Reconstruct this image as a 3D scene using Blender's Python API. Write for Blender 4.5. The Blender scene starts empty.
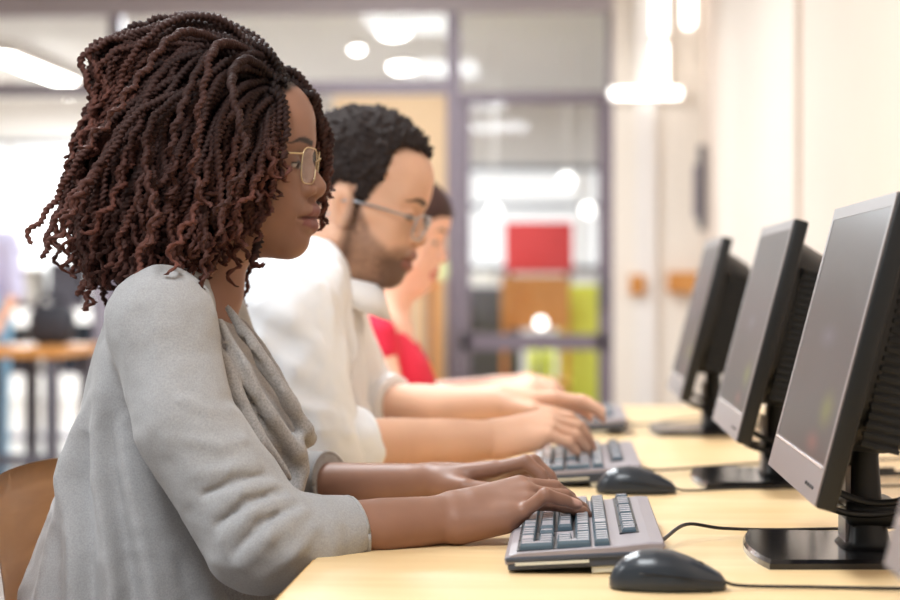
import bpy, bmesh, math, random
import numpy as np
from mathutils import Vector, Matrix
rng = np.random.default_rng(7)
random.seed(7)
C = bpy.context.scene.collection
f32 = np.float32
PI = math.pi
TZ = 0.75            # desk top height

# ------------------------------------------------------------------ camera
FPX = 2000.0
CZ = 1.047
yaw = math.atan(120 / FPX)
pit = math.atan(15 / math.hypot(FPX, 120))
fw = np.array([-math.sin(yaw) * math.cos(pit), math.cos(yaw) * math.cos(pit), -math.sin(pit)])
rt = np.array([math.cos(yaw), math.sin(yaw), 0])
up = np.cross(rt, fw)
cd = bpy.data.cameras.new('camera')
cam = bpy.data.objects.new('camera', cd)
C.objects.link(cam)
M = Matrix(((rt[0], up[0], -fw[0], 0), (rt[1], up[1], -fw[1], 0), (rt[2], up[2], -fw[2], CZ), (0, 0, 0, 1)))
cam.matrix_world = M
cd.sensor_width = 36
cd.lens = FPX / 900 * 36
cd.clip_start = 0.05
cd.dof.use_dof = True
cd.dof.focus_distance = 2.27
cd.dof.aperture_fstop = 3.6
bpy.context.scene.camera = cam


def W(px, py, Y):
    """real place seen at a photo position when its distance Y down the room is known"""
    d = fw + rt * (px - 450) / FPX + up * (300 - py) / FPX
    p = d * (Y / d[1])
    return np.array([p[0], Y, CZ + p[2]])


# ------------------------------------------------------------------ materials
def srgb(c):
    r = []
    for v in c:
        v = v / 255
        r.append(v / 12.92 if v <= .04045 else ((v + .055) / 1.055) ** 2.4)
    return tuple(r)


def mat(name, col, rough=.5, metal=0, spec=.5, noise=None, bump=None, attr=False, emit=None, sss=0, sheen=0, coat=0):
    m = bpy.data.materials.new(name)
    m.use_nodes = True
    nt = m.node_tree
    b = nt.nodes['Principled BSDF']
    c = srgb(col)
    b.inputs['Base Color'].default_value = (*c, 1)
    b.inputs['Roughness'].default_value = rough
    b.inputs['Metallic'].default_value = metal
    b.inputs['Specular IOR Level'].default_value = spec
    if sheen:
        b.inputs['Sheen Weight'].default_value = sheen
    if coat:
        b.inputs['Coat Weight'].default_value = coat
        b.inputs['Coat Roughness'].default_value = .1
    if sss:
        b.inputs['Subsurface Weight'].default_value = sss
        b.inputs['Subsurface Radius'].default_value = (.012, .005, .003)
        b.inputs['Subsurface Scale'].default_value = .5
    src = None
    tc = nt.nodes.new('ShaderNodeTexCoord')
    if attr:
        a = nt.nodes.new('ShaderNodeAttribute')
        a.attribute_name = 'Col'
        src = a.outputs['Color']
        nt.links.new(src, b.inputs['Base Color'])
    if noise:
        sc, amt = noise[0], noise[1]
        mp = nt.nodes.new('ShaderNodeMapping')
        mp.inputs['Scale'].default_value = noise[2] if len(noise) > 2 else (1, 1, 1)
        n = nt.nodes.new('ShaderNodeTexNoise')
        n.inputs['Scale'].default_value = sc
        n.inputs['Detail'].default_value = 5
        nt.links.new(tc.outputs['Object'], mp.inputs['Vector'])
        nt.links.new(mp.outputs['Vector'], n.inputs['Vector'])
        mx = nt.nodes.new('ShaderNodeMix')
        mx.data_type = 'RGBA'
        mx.blend_type = 'MULTIPLY'
        mx.inputs['Factor'].default_value = 1
        rp = nt.nodes.new('ShaderNodeValToRGB')
        rp.color_ramp.elements[0].position = .3
        rp.color_ramp.elements[1].position = .7
        rp.color_ramp.elements[0].color = (1 - amt, 1 - amt, 1 - amt, 1)
        rp.color_ramp.elements[1].color = (1 + amt, 1 + amt, 1 + amt, 1)
        nt.links.new(n.outputs['Fac'], rp.inputs['Fac'])
        if src:
            nt.links.new(src, mx.inputs[6])
        else:
            mx.inputs[6].default_value = (*c, 1)
        nt.links.new(rp.outputs['Color'], mx.inputs[7])
        nt.links.new(mx.outputs[2], b.inputs['Base Color'])
    if bump:
        sc, st = bump[0], bump[1]
        n = nt.nodes.new('ShaderNodeTexNoise')
        n.inputs['Scale'].default_value = sc
        n.inputs['Detail'].default_value = 3
        nt.links.new(tc.outputs['Object'], n.inputs['Vector'])
        bp = nt.nodes.new('ShaderNodeBump')
        bp.inputs['Strength'].default_value = st
        bp.inputs['Distance'].default_value = bump[2] if len(bump) > 2 else .001
        nt.links.new(n.outputs['Fac'], bp.inputs['Height'])
        nt.links.new(bp.outputs['Normal'], b.inputs['Normal'])
    if emit:
        b.inputs['Emission Color'].default_value = (*srgb(emit[0]), 1)
        b.inputs['Emission Strength'].default_value = emit[1]
    return m


def wood(name, c1, c2, scale=6, stretch=(12, 1, 1), rough=.3, coat=0.0):
    m = mat(name, c1, rough, coat=coat)
    nt = m.node_tree
    b = nt.nodes['Principled BSDF']
    tc = nt.nodes.new('ShaderNodeTexCoord')
    mp = nt.nodes.new('ShaderNodeMapping')
    mp.inputs['Scale'].default_value = stretch
    n = nt.nodes.new('ShaderNodeTexNoise')
    n.inputs['Scale'].default_value = scale
    n.inputs['Detail'].default_value = 6
    n.inputs['Distortion'].default_value = .6
    rp = nt.nodes.new('ShaderNodeValToRGB')
    rp.color_ramp.elements[0].position = .35
    rp.color_ramp.elements[1].position = .7
    rp.color_ramp.elements[0].color = (*srgb(c1), 1)
    rp.color_ramp.elements[1].color = (*srgb(c2), 1)
    nt.links.new(tc.outputs['Object'], mp.inputs['Vector'])
    nt.links.new(mp.outputs['Vector'], n.inputs['Vector'])
    nt.links.new(n.outputs['Fac'], rp.inputs['Fac'])
    nt.links.new(rp.outputs['Color'], b.inputs['Base Color'])
    return m


def glass_mat(name, tint=(1, 1, 1), refl=.08, rough=0.0):
    m = bpy.data.materials.new(name)
    m.use_nodes = True
    nt = m.node_tree
    nt.nodes.clear()
    o = nt.nodes.new('ShaderNodeOutputMaterial')
    t = nt.nodes.new('ShaderNodeBsdfTransparent')
    t.inputs['Color'].default_value = (*tint, 1)
    g = nt.nodes.new('ShaderNodeBsdfGlossy')
    g.inputs['Roughness'].default_value = rough
    x = nt.nodes.new('ShaderNodeMixShader')
    x.inputs['Fac'].default_value = refl
    nt.links.new(t.outputs[0], x.inputs[1])
    nt.links.new(g.outputs[0], x.inputs[2])
    nt.links.new(x.outputs[0], o.inputs['Surface'])
    return m


MT = {}
MT['skin_a'] = mat('skin_dark', (130, 90, 70), .46, spec=.32, attr=True, sss=.08, bump=(420, .12, .0006))
MT['skin_b'] = mat('skin_tan', (205, 150, 110), .5, spec=.35, attr=True, sss=.1)
MT['hair'] = mat('hair_twists', (60, 40, 36), .6, spec=.16, attr=True, bump=(900, .5, .001))
MT['black_hair'] = mat('black_hair', (46, 37, 35), .7, spec=.25, bump=(260, .8, .003))
MT['brown_hair'] = mat('brown_hair', (66, 44, 40), .6, spec=.3)
MT['cardigan'] = mat('grey_knit', (158, 157, 158), .9, spec=.15, noise=(520, .13), bump=(1000, .4, .001), sheen=.25)
MT['drape'] = mat('mottled_knit', (160, 156, 154), .92, spec=.12, noise=(420, .22), bump=(700, .45, .0012), sheen=.2)
MT['seam'] = mat('grey_seam', (150, 149, 150), .9, spec=.1)
MT['shirt'] = mat('white_cotton', (246, 249, 254), .85, spec=.2, bump=(500, .15))
MT['red_top'] = mat('coral_red_cotton', (226, 52, 78), .8, spec=.2)
MT['denim'] = mat('dark_trousers', (52, 56, 70), .9, noise=(300, .2))
MT['shoe'] = mat('black_leather', (30, 30, 32), .4)
MT['gold'] = mat('gold_wire', (206, 186, 150), .28, metal=1)
MT['steel'] = mat('grey_wire', (176, 178, 184), .3, metal=1)
MT['lens'] = glass_mat('lens_glass', (.98, .98, .97), .06)
MT['glass'] = glass_mat('pane_glass', (.98, .985, .98), .015)
MT['desk'] = wood('pale_maple', (228, 194, 142), (238, 210, 164), 2.2, (1.2, 9, 1), .36)
MT['desk_edge'] = wood('maple_edge', (214, 166, 98), (226, 184, 118), 3, (1, 6, 1), .4)
MT['ply'] = wood('plywood', (188, 140, 90), (206, 160, 108), 3, (3, 1, 8), .35)
MT['metal_leg'] = mat('grey_metal', (120, 120, 126), .4, metal=.8)
MT['black_plastic'] = mat('black_plastic', (24, 25, 26), .42, spec=.35)
MT['black_gloss'] = mat('black_gloss', (22, 22, 25), .16, spec=.6)
MT['mouse'] = mat('mouse_plastic', (38, 44, 52), .3, spec=.5)
MT['bezel'] = mat('bezel_silver_grey', (122, 115, 116), .38, spec=.5)
MT['bezel_dark'] = mat('bezel_dark', (46, 46, 50), .4, spec=.5)
MT['strip'] = mat('silver_strip', (225, 224, 226), .25, metal=.7)
MT['kb_case'] = mat('keyboard_silver', (146, 138, 143), .4, spec=.5)
MT['kb_under'] = mat('keyboard_navy', (62, 68, 82), .4)
MT['kb_foot'] = mat('beige_plastic', (206, 204, 190), .5)
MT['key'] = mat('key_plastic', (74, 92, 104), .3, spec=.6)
MT['key_top_glare'] = mat('keycap_painted_glare', (196, 196, 204), .25, spec=.7, coat=.6)  # glare on the dark keys, painted in as a pale top colour
MT['cable'] = mat('black_cable', (20, 20, 22), .45)
MT['cable_grey'] = mat('grey_cable', (120, 116, 116), .5)


def screen_mat():  # room reflections painted into the emission as a gradient and colour patches
    m = mat('lcd_painted_reflections', (22, 21, 24), .28, spec=.05)
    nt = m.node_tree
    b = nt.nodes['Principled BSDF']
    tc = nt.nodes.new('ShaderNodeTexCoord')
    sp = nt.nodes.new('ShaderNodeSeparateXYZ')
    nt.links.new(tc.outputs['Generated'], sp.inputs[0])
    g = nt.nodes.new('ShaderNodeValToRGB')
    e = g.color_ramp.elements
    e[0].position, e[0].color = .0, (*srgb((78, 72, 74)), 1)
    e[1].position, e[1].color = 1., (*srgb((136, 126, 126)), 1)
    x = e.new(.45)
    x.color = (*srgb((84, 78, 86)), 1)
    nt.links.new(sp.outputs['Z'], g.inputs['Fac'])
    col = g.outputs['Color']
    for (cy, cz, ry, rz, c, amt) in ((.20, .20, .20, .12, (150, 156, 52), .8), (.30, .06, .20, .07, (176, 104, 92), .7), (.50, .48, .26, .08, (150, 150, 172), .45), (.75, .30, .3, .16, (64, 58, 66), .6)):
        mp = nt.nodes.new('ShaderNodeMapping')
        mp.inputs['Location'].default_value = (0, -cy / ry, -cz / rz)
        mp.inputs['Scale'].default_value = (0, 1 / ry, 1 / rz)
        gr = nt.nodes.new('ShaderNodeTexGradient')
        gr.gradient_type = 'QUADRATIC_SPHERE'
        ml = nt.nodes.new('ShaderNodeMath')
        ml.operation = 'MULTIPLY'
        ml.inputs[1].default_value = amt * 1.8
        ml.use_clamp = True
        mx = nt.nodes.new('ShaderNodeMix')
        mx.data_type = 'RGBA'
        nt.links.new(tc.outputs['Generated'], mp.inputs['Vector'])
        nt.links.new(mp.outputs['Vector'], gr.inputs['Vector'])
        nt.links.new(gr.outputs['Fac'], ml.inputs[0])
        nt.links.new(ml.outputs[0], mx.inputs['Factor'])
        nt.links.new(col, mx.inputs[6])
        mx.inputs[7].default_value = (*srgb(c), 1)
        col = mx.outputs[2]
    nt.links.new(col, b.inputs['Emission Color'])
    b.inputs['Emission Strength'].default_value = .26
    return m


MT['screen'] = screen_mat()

# ------------------------------------------------------------------ objects
def empty(name, loc=(0, 0, 0), label=None, cat=None, group=None, kind=None):
    o = bpy.data.objects.new(name, None)
    C.objects.link(o)
    o.location = loc
    o.empty_display_size = .05
    tag(o, label, cat, group, kind)
    return o


def tag(o, label=None, cat=None, group=None, kind=None):
    for k, v in (('label', label), ('category', cat), ('group', group), ('kind', kind)):
        if v:
            o[k] = v
    return o


def link(name, me, m, parent=None, smooth=True):
    o = bpy.data.objects.new(name, me)
    C.objects.link(o)
    if m and not me.materials:
        me.materials.append(m)
    if smooth:
        me.polygons.foreach_set('use_smooth', np.ones(len(me.polygons), bool))
    if parent:
        o.parent = parent
        o.matrix_parent_inverse = Matrix.Identity(4)
    return o


def npmesh(name, V, Q, col=None):
    me = bpy.data.meshes.new(name)
    V = np.asarray(V, f32)
    Q = np.asarray(Q, np.int32)
    k = Q.shape[1]
    me.vertices.add(len(V))
    me.vertices.foreach_set('co', V.ravel())
    me.loops.add(Q.size)
    me.loops.foreach_set('vertex_index', Q.ravel())
    me.polygons.add(len(Q))
    me.polygons.foreach_set('loop_start', np.arange(0, Q.size, k, dtype=np.int32))
    me.polygons.foreach_set('loop_total', np.full(len(Q), k, np.int32))
    me.update(calc_edges=True)
    if col is not None:
        a = me.color_attributes.new('Col', 'FLOAT_COLOR', 'POINT')
        c = np.ones((len(V), 4), f32)
        c[:, :3] = col
        a.data.foreach_set('color', c.ravel())
    return me


def bm_mesh(name, bm):
    me = bpy.data.meshes.new(name)
    bmesh.ops.recalc_face_normals(bm, faces=bm.faces)
    bm.to_mesh(me)
    bm.free()
    return me


def box(bm, lo, hi, bev=0, rot=None):
    r = bmesh.ops.create_cube(bm, size=1)
    vs = r['verts']
    lo, hi = Vector(lo), Vector(hi)
    for v in vs:
        v.co = Vector([lo[i] + (v.co[i] + .5) * (hi[i] - lo[i]) for i in range(3)])
    if bev:
        es = list({e for v in vs for e in v.link_edges})
        r2 = bmesh.ops.bevel(bm, geom=es, offset=bev, segments=2, affect='EDGES', profile=.5)
        vs = list({v for f in r2['faces'] for v in f.verts} | {v for v in vs if v.is_valid})
    if rot is not None:
        bmesh.ops.transform(bm, matrix=rot, verts=[v for v in vs if v.is_valid])
    return vs


def boxobj(name, lo, hi, m, parent=None, bev=0, smooth=False):
    bm = bmesh.new()
    box(bm, lo, hi, bev)
    return link(name, bm_mesh(name, bm), m, parent, smooth)


def catmull(P, n):
    P = np.asarray(P, float)
    P = np.vstack([2 * P[0] - P[1], P, 2 * P[-1] - P[-2]])
    out = []
    for i in range(1, len(P) - 2):
        p0, p1, p2, p3 = P[i - 1:i + 3]
        for t in np.arange(n) / n:
            out.append(.5 * (2 * p1 + (p2 - p0) * t + (2 * p0 - 5 * p1 + 4 * p2 - p3) * t * t + (3 * p1 - p0 - 3 * p2 + p3) * t ** 3))
    out.append(P[-2])
    return np.array(out)


def tube_mesh(name, pts, r, ns=8, n=8, closed=False, smoothpath=True):
    P = catmull(pts, n) if smoothpath else np.asarray(pts, float)
    r = np.interp(np.linspace(0, 1, len(P)), np.linspace(0, 1, len(np.atleast_1d(r))), np.atleast_1d(r))
    T = np.gradient(P, axis=0)
    T /= np.linalg.norm(T, axis=1)[:, None] + 1e-9
    u = np.cross(T[0], [0, 0, 1.])
    if np.linalg.norm(u) < .1:
        u = np.cross(T[0], [1., 0, 0])
    V = []
    for i in range(len(P)):
        u = u - T[i] * u.dot(T[i])
        u /= np.linalg.norm(u) + 1e-9
        w = np.cross(T[i], u)
        a = np.arange(ns) * 2 * PI / ns
        V.append(P[i] + r[i] * (np.cos(a)[:, None] * u + np.sin(a)[:, None] * w))
    V = np.vstack(V)
    Q = []
    for i in range(len(P) - 1):
        for j in range(ns):
            k = (j + 1) % ns
            Q.append((i * ns + j, i * ns + k, (i + 1) * ns + k, (i + 1) * ns + j))
    me = bpy.data.meshes.new(name)
    fs = [list(q) for q in Q] + [list(range(ns))[::-1], [(len(P) - 1) * ns + j for j in range(ns)]]
    me.from_pydata([tuple(v) for v in V], [], fs)
    return me


def tube(name, pts, r, m, parent=None, ns=8, n=8, smoothpath=True):
    return link(name, tube_mesh(name, pts, r, ns, n, smoothpath=smoothpath), m, parent)


# ------------------------------------------------------------------ organic surfaces (implicit fields)
def smin(a, b, k):
    if k <= 0:
        return np.minimum(a, b)
    h = np.clip(.5 + .5 * (b - a) / k, 0, 1)
    return b * (1 - h) + a * h - k * h * (1 - h)


def smax(a, b, k):
    return -smin(-a, -b, k)


def ell(x, y, z, rx, ry, rz):
    k0 = np.sqrt((x / rx) ** 2 + (y / ry) ** 2 + (z / rz) ** 2) + 1e-6
    k1 = np.sqrt((x / rx ** 2) ** 2 + (y / ry ** 2) ** 2 + (z / rz ** 2) ** 2) + 1e-6
    return k0 * (k0 - 1) / k1


def rc(x, y, z, a, b, r1, r2):
    ax, ay, az = a
    dx, dy, dz = b[0] - ax, b[1] - ay, b[2] - az
    L = dx * dx + dy * dy + dz * dz + 1e-12
    t = np.clip(((x - ax) * dx + (y - ay) * dy + (z - az) * dz) / L, 0, 1)
    return np.sqrt((x - ax - t * dx) ** 2 + (y - ay - t * dy) ** 2 + (z - az - t * dz) ** 2) - (r1 + (r2 - r1) * t)


def chainf(P, R):
    def fn(x, y, z):
        d = None
        for i in range(len(P) - 1):
            e = rc(x, y, z, P[i], P[i + 1], R[i], R[i + 1])
            d = e if d is None else np.minimum(d, e)
        return d
    return fn


class Field:
    def __init__(s, lo, hi, h):
        s.lo = np.array(lo, float)
        s.h = h
        s.n = np.ceil((np.array(hi, float) - s.lo) / h).astype(int) + 1
        s.f = np.full(s.n, .5, f32)

    def apply(s, fn, lo, hi, k=0., op='u'):
        pad = k + 3 * s.h
        i0 = np.clip(np.floor((np.array(lo) - pad - s.lo) / s.h).astype(int), 0, s.n)
        i1 = np.clip(np.ceil((np.array(hi) + pad - s.lo) / s.h).astype(int) + 1, 0, s.n)
        if np.any(i1 <= i0):
            return
        ax = [(s.lo[a] + s.h * np.arange(i0[a], i1[a])).astype(f32) for a in range(3)]
        d = fn(ax[0][:, None, None], ax[1][None, :, None], ax[2][None, None, :])
        v = s.f[i0[0]:i1[0], i0[1]:i1[1], i0[2]:i1[2]]
        if op == 'u':
            v[...] = smin(v, d, k)
        elif op == 's':
            v[...] = smax(v, -d, k)
        elif op == 'i':
            v[...] = smax(v, d, k)

    def chain(s, P, R, k=0., op='u'):
        P = [tuple(map(float, p)) for p in P]
        A = np.array(P)
        r = max(R)
        s.apply(chainf(P, R), A.min(0) - r, A.max(0) + r, k, op)

    def ell(s, c, r, k=0., op='u', rot=None):
        c = np.array(c, float)
        r = np.array(r, float)
        if rot is None:
            s.apply(lambda x, y, z: ell(x - c[0], y - c[1], z - c[2], *r), c - r, c + r, k, op)
        else:
            m = np.array(rot)

            def fn(x, y, z):
                a, b, d = x - c[0], y - c[1], z - c[2]
                return ell(m[0, 0] * a + m[1, 0] * b + m[2, 0] * d, m[0, 1] * a + m[1, 1] * b + m[2, 1] * d,
                           m[0, 2] * a + m[1, 2] * b + m[2, 2] * d, *r)
            R = max(r)
            s.apply(fn, c - R, c + R, k, op)

    def loft(s, secs, k=0., e=2.2, op='u'):
        """secs: (z, x_back, x_front, y_centre, half width) from low to high"""
        S = np.array(sorted(secs), float)

        def fn(x, y, z):
            zz = z.ravel()
            g = lambda i: np.interp(zz, S[:, 0], S[:, i]).astype(f32)[None, None, :]
            xb, xf, cy, ry = g(1), g(2), g(3), g(4)
            cx = (xb + xf) / 2
            rx = np.maximum((xf - xb) / 2, .004)
            ry = np.maximum(ry, .004)
            q = (np.abs((x - cx) / rx) ** e + np.abs((y - cy) / ry) ** e) ** (1 / e)
            d = (q - 1) * np.minimum(rx, ry)
            return np.maximum(d, np.maximum(z - S[-1, 0], S[0, 0] - z))
        lo = (S[:, 1].min(), (S[:, 3] - S[:, 4]).min(), S[0, 0])
        hi = (S[:, 2].max(), (S[:, 3] + S[:, 4]).max(), S[-1, 0])
        s.apply(fn, lo, hi, k, op)

    def mesh(s):
        f = s.f
        neg = f < 0
        # cells
        c = np.zeros(tuple(s.n - 1), np.uint8)
        for dx in (0, 1):
            for dy in (0, 1):
                for dz in (0, 1):
                    c += neg[dx:s.n[0] - 1 + dx, dy:s.n[1] - 1 + dy, dz:s.n[2] - 1 + dz]
        act = (c > 0) & (c < 8)
        I = np.argwhere(act)
        idx = np.full(act.shape, -1, np.int32)
        idx[act] = np.arange(len(I))
        cor = [(a, b, d) for a in (0, 1) for b in (0, 1) for d in (0, 1)]
        val = np.stack([f[I[:, 0] + a, I[:, 1] + b, I[:, 2] + d] for a, b, d in cor], 1).astype(float)
        acc = np.zeros((len(I), 3))
        cnt = np.zeros(len(I))
        for i, p in enumerate(cor):
            for j, q in enumerate(cor):
                if j > i and sum(abs(p[t] - q[t]) for t in range(3)) == 1:
                    a, b = val[:, i], val[:, j]
                    m = (a < 0) != (b < 0)
                    t = np.where(m, a / np.where(m, a - b, 1), 0)
                    P = np.array(p)[None] + t[:, None] * (np.array(q) - np.array(p))[None]
                    acc[m] += P[m]
                    cnt[m] += 1
        V = s.lo + s.h * (I + acc / cnt[:, None])
        Qs = []
        for ax in range(3):
            o = [t for t in range(3) if t != ax]
            sl0 = [slice(1, None)] * 3
            sl1 = [slice(1, None)] * 3
            sl0 = [slice(1, -1)] * 3
            sl1 = [slice(1, -1)] * 3
            sl0[ax] = slice(0, -1)
            sl1[ax] = slice(1, None)
            A = neg[tuple(sl0)]
            B = neg[tuple(sl1)]
            E = np.argwhere(A != B)
            if not len(E):
                continue
            flip = A[tuple(E.T)]
            E = E + np.array([0 if t == ax else 1 for t in range(3)])
            q = []
            for a, b in ((1, 1), (0, 1), (0, 0), (1, 0)):
                D = E.copy()
                D[:, o[0]] -= a
                D[:, o[1]] -= b
                q.append(idx[tuple(D.T)])
            q = np.stack(q, 1)
            if ax == 1:
                flip = ~flip
            q[~flip] = q[~flip][:, ::-1]
            Qs.append(q)
        Q = np.vstack(Qs)
        Q = Q[(Q >= 0).all(1)]
        return V, Q


def vnormals(V, Q):
    n = np.cross(V[Q[:, 2]] - V[Q[:, 0]], V[Q[:, 3]] - V[Q[:, 1]])
    N = np.zeros_like(V)
    for j in range(4):
        for a in range(3):
            N[:, a] += np.bincount(Q[:, j], n[:, a], len(V))
    return N / (np.linalg.norm(N, axis=1)[:, None] + 1e-12)


def laplace(V, Q, it=1, w=.5):
    for _ in range(it):
        S = np.zeros_like(V)
        c = np.zeros(len(V))
        for j in range(4):
            a, b = Q[:, j], Q[:, (j + 1) % 4]
            for t in range(3):
                S[:, t] += np.bincount(a, V[b, t], len(V)) + np.bincount(b, V[a, t], len(V))
            c += np.bincount(a, minlength=len(V)) + np.bincount(b, minlength=len(V))
        V = V * (1 - w) + w * S / c[:, None]
    return V


_lat = rng.random((32, 32, 32)).astype(f32)


def vnoise(P, s):
    p = np.asarray(P) * s
    i = np.floor(p).astype(int)
    t = p - i
    t = t * t * (3 - 2 * t)
    r = 0
    for a in (0, 1):
        for b in (0, 1):
            for c in (0, 1):
                w = (t[:, 0] if a else 1 - t[:, 0]) * (t[:, 1] if b else 1 - t[:, 1]) * (t[:, 2] if c else 1 - t[:, 2])
                r = r + w * _lat[(i[:, 0] + a) % 32, (i[:, 1] + b) % 32, (i[:, 2] + c) % 32]
    return r - .5


def sstep(a, b, x):
    t = np.clip((x - a) / (b - a), 0, 1)
    return t * t * (3 - 2 * t)

# ------------------------------------------------------------------ heads and hands
class Frame:
    def __init__(s, o, pitch=0., yaw_=0., roll=0., scale=1.):
        s.o = np.array(o, float)
        s.s = scale
        cp, sp = math.cos(pitch), math.sin(pitch)
        cy, sy = math.cos(yaw_), math.sin(yaw_)
        Ry = np.array([[cp, 0, sp], [0, 1, 0], [-sp, 0, cp]])     # pitch > 0 nods the face down
        Rz = np.array([[cy, -sy, 0], [sy, cy, 0], [0, 0, 1]])
        cr, sr = math.cos(roll), math.sin(roll)
        Rx = np.array([[1, 0, 0], [0, cr, -sr], [0, sr, cr]])
        s.R = Rz @ Ry @ Rx

    def w(s, p):
        return s.o + s.s * (s.R @ np.array(p, float))

    def wn(s, P):
        return s.o + s.s * (np.asarray(P) @ s.R.T)

    def l(s, P):
        return ((np.asarray(P) - s.o) @ s.R) / s.s

    def wrap(s, fn):
        R, o, k = s.R, s.o, s.s

        def g(x, y, z):
            a, b, c = x - o[0], y - o[1], z - o[2]
            return k * fn((R[0, 0] * a + R[1, 0] * b + R[2, 0] * c) / k, (R[0, 1] * a + R[1, 1] * b + R[2, 1] * c) / k,
                          (R[0, 2] * a + R[1, 2] * b + R[2, 2] * c) / k)
        return g

    def box(s, lo, hi):
        P = np.array([[a, b, c] for a in (lo[0], hi[0]) for b in (lo[1], hi[1]) for c in (lo[2], hi[2])])
        P = s.wn(P)
        return P.min(0), P.max(0)


def head_fn(q):
    nw = q.get('nose_w', 1.)
    lp = q.get('lip', 1.)
    jw = q.get('jaw', 1.)

    def fn(x, y, z):
        a = np.abs(y)
        d = ell(x - .012, y, z - .037, .093, .074, .080)
        d = smin(d, ell(x - .050, y, z - .055, .056, .060, .050), .02)
        d = smin(d, ell(x - .050, y, z + .030, .048, .053, .064), .03)
        d = smin(d, rc(x, a, z, (.002, .052 * jw, -.050), (.074, .012 * jw, -.090), .019, .0165), .028)
        d = smin(d, ell(x - .060, y, z + .054, .0405, .034, .036), .018)
        d = smin(d, rc(x, a, z, (.066, .040, -.012), (.030, .058, -.008), .019, .014), .02)
        d = smin(d, ell(x - .058, a - .030, z + .045, .030, .024, .030), .02)
        d = smin(d, rc(x, a, z, (.0915, .006, .027), (.072, .048, .026), .013, .012), .016)
        d = smin(d, rc(x, y, z, (.072, 0, -.09), (.015, 0, -.082), .018, .03), .03)
        # eye sockets, eyes and lids
        d = smax(d, -ell(x - .111, a - .033, z - .001, .019, .019, .0125), .014)
        d = smin(d, ell(x - .0815, a - .033, z - .000, .0140, .0170, .0128), .004)
        d = smax(d, -rc(x, a, z, (.099, .021, -.0045), (.092, .047, -.0045), .0016, .0012), .002)
        # nose
        d = smin(d, rc(x, y, z, (.0935, 0, .006), (.1115 + .0006 * nw, 0, -.0268), .0072, .0095 + .0012 * nw), .012)
        d = smin(d, ell(x - .1015, a - .0125 * nw, z + .0315, .0115, .0082 * nw, .0085), .006)
        d = smin(d, rc(x, y, z, (.112, 0, -.034), (.102, 0, -.042), .006, .006), .006)
        d = smax(d, -ell(x - .1075, a - .0075 * nw, z + .0405, .006, .0036, .0035), .003)
        # mouth
        d = smin(d, np.minimum(rc(x, a, z, (.1062, 0, -.0562), (.1015, .012, -.0565), .0085 * lp, .0080 * lp),
                               rc(x, a, z, (.1015, .012, -.0565), (.087, .026, -.0635), .0080 * lp, .0035)), .006)
        d = smin(d, np.minimum(rc(x, a, z, (.1030, 0, -.0742), (.0985, .012, -.0735), .0094 * lp, .0088 * lp),
                               rc(x, a, z, (.0985, .012, -.0735), (.086, .025, -.0660), .0088 * lp, .0035)), .005)
        d = smax(d, -np.minimum(rc(x, a, z, (.1190, 0, -.0648), (.1040, .014, -.0645), .0018, .0016),
                                rc(x, a, z, (.1040, .014, -.0645), (.0900, .028, -.0655), .0016, .0014)), .004)
        d = smin(d, ell(x - .080, y, z + .0925, .0190, .021, .0170), .014)
        # ears
        if q.get('ears', True):
            cx, cz = x + .004, z + .010
            u = cx * .96 + cz * .27
            v = cz * .96 - cx * .27
            e = ell(u, a - .0780 - .42 * np.maximum(-u - .002, 0), v, .0195, .0070, .0340)
            e = smax(e, -ell(u - .003, a - .0885, v + .002, .0090, .0115, .0165), .004)
            e = smax(e, -rc(u, a, v, (-.0085, .0925, .010), (.002, .088, .022), .0036, .0030), .003)
            d = smin(d, e, .005)
        return d
    return fn


HB = ((-.11, -.10, -.14), (.14, .10, .13))


def face_paint(P, col, q):
    """P local head coordinates, col linear colours"""
    x, y, z = P.T
    a = np.abs(y)
    inb = (x > .055) & (a < .06) & (z > -.12) & (z < .06)

    def mixc(m, c):
        m = np.clip(m, 0, 1) * inb
        col[:] = col * (1 - m[:, None]) + np.array(srgb(c)) * m[:, None]
    # lips
    lt = -.0480 - .10 * a - 6 * np.maximum(a - .010, 0) ** 2 * 20
    lb = -.0835 + .30 * a + 10 * np.maximum(a - .008, 0) ** 2
    m = sstep(.0016, -.0008, z - lt) * sstep(-.0016, .0008, z - lb) * sstep(.027, .024, a) * sstep(.085, .088, x)
    mixc(m * q.get('lip_amt', .8), q['lips'])
    mixc(sstep(.0022, .0006, np.abs(z + .0648)) * sstep(.027, .02, a) * sstep(.09, .094, x) * .55, q['dark'])
    # brows
    bz = q.get('brow_z', .0245) + .0035 * sstep(.012, .034, a) - .0050 * sstep(.038, .054, a)
    th = q.get('brow_t', .0028) * sstep(.060, .030, a) + .0004
    m = sstep(th + .0015, th - .001, np.abs(z - bz)) * sstep(.010, .016, a) * sstep(.062, .054, a)
    mixc(m * .95, q['brow'])
    # eyes
    u = (a - .0335) / .0155
    op = np.maximum(1 - u * u, 0)
    top = -.0012 + .0026 * op
    bot = -.0048 - .0016 * op
    onb = (x > .078) & (np.abs(u) < 1.05)
    m = sstep(.0006, -.0006, z - top) * sstep(-.0006, .0006, z - bot) * onb
    mixc(m, q.get('sclera', (168, 156, 148)))
    ir = np.hypot(a - .035, z + .003)
    mixc(m * sstep(.0066, .0058, ir), (44, 28, 22))
    mixc(sstep(.0018, .0007, np.abs(z - top)) * onb * sstep(1.08, .95, np.abs(u)), (26, 18, 16))
    mixc(sstep(.0012, .0005, np.abs(z - bot)) * onb * .5, q['dark'])
    return col


def nrm(v):
    v = np.array(v, float)
    return v / (np.linalg.norm(v) + 1e-12)


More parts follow.
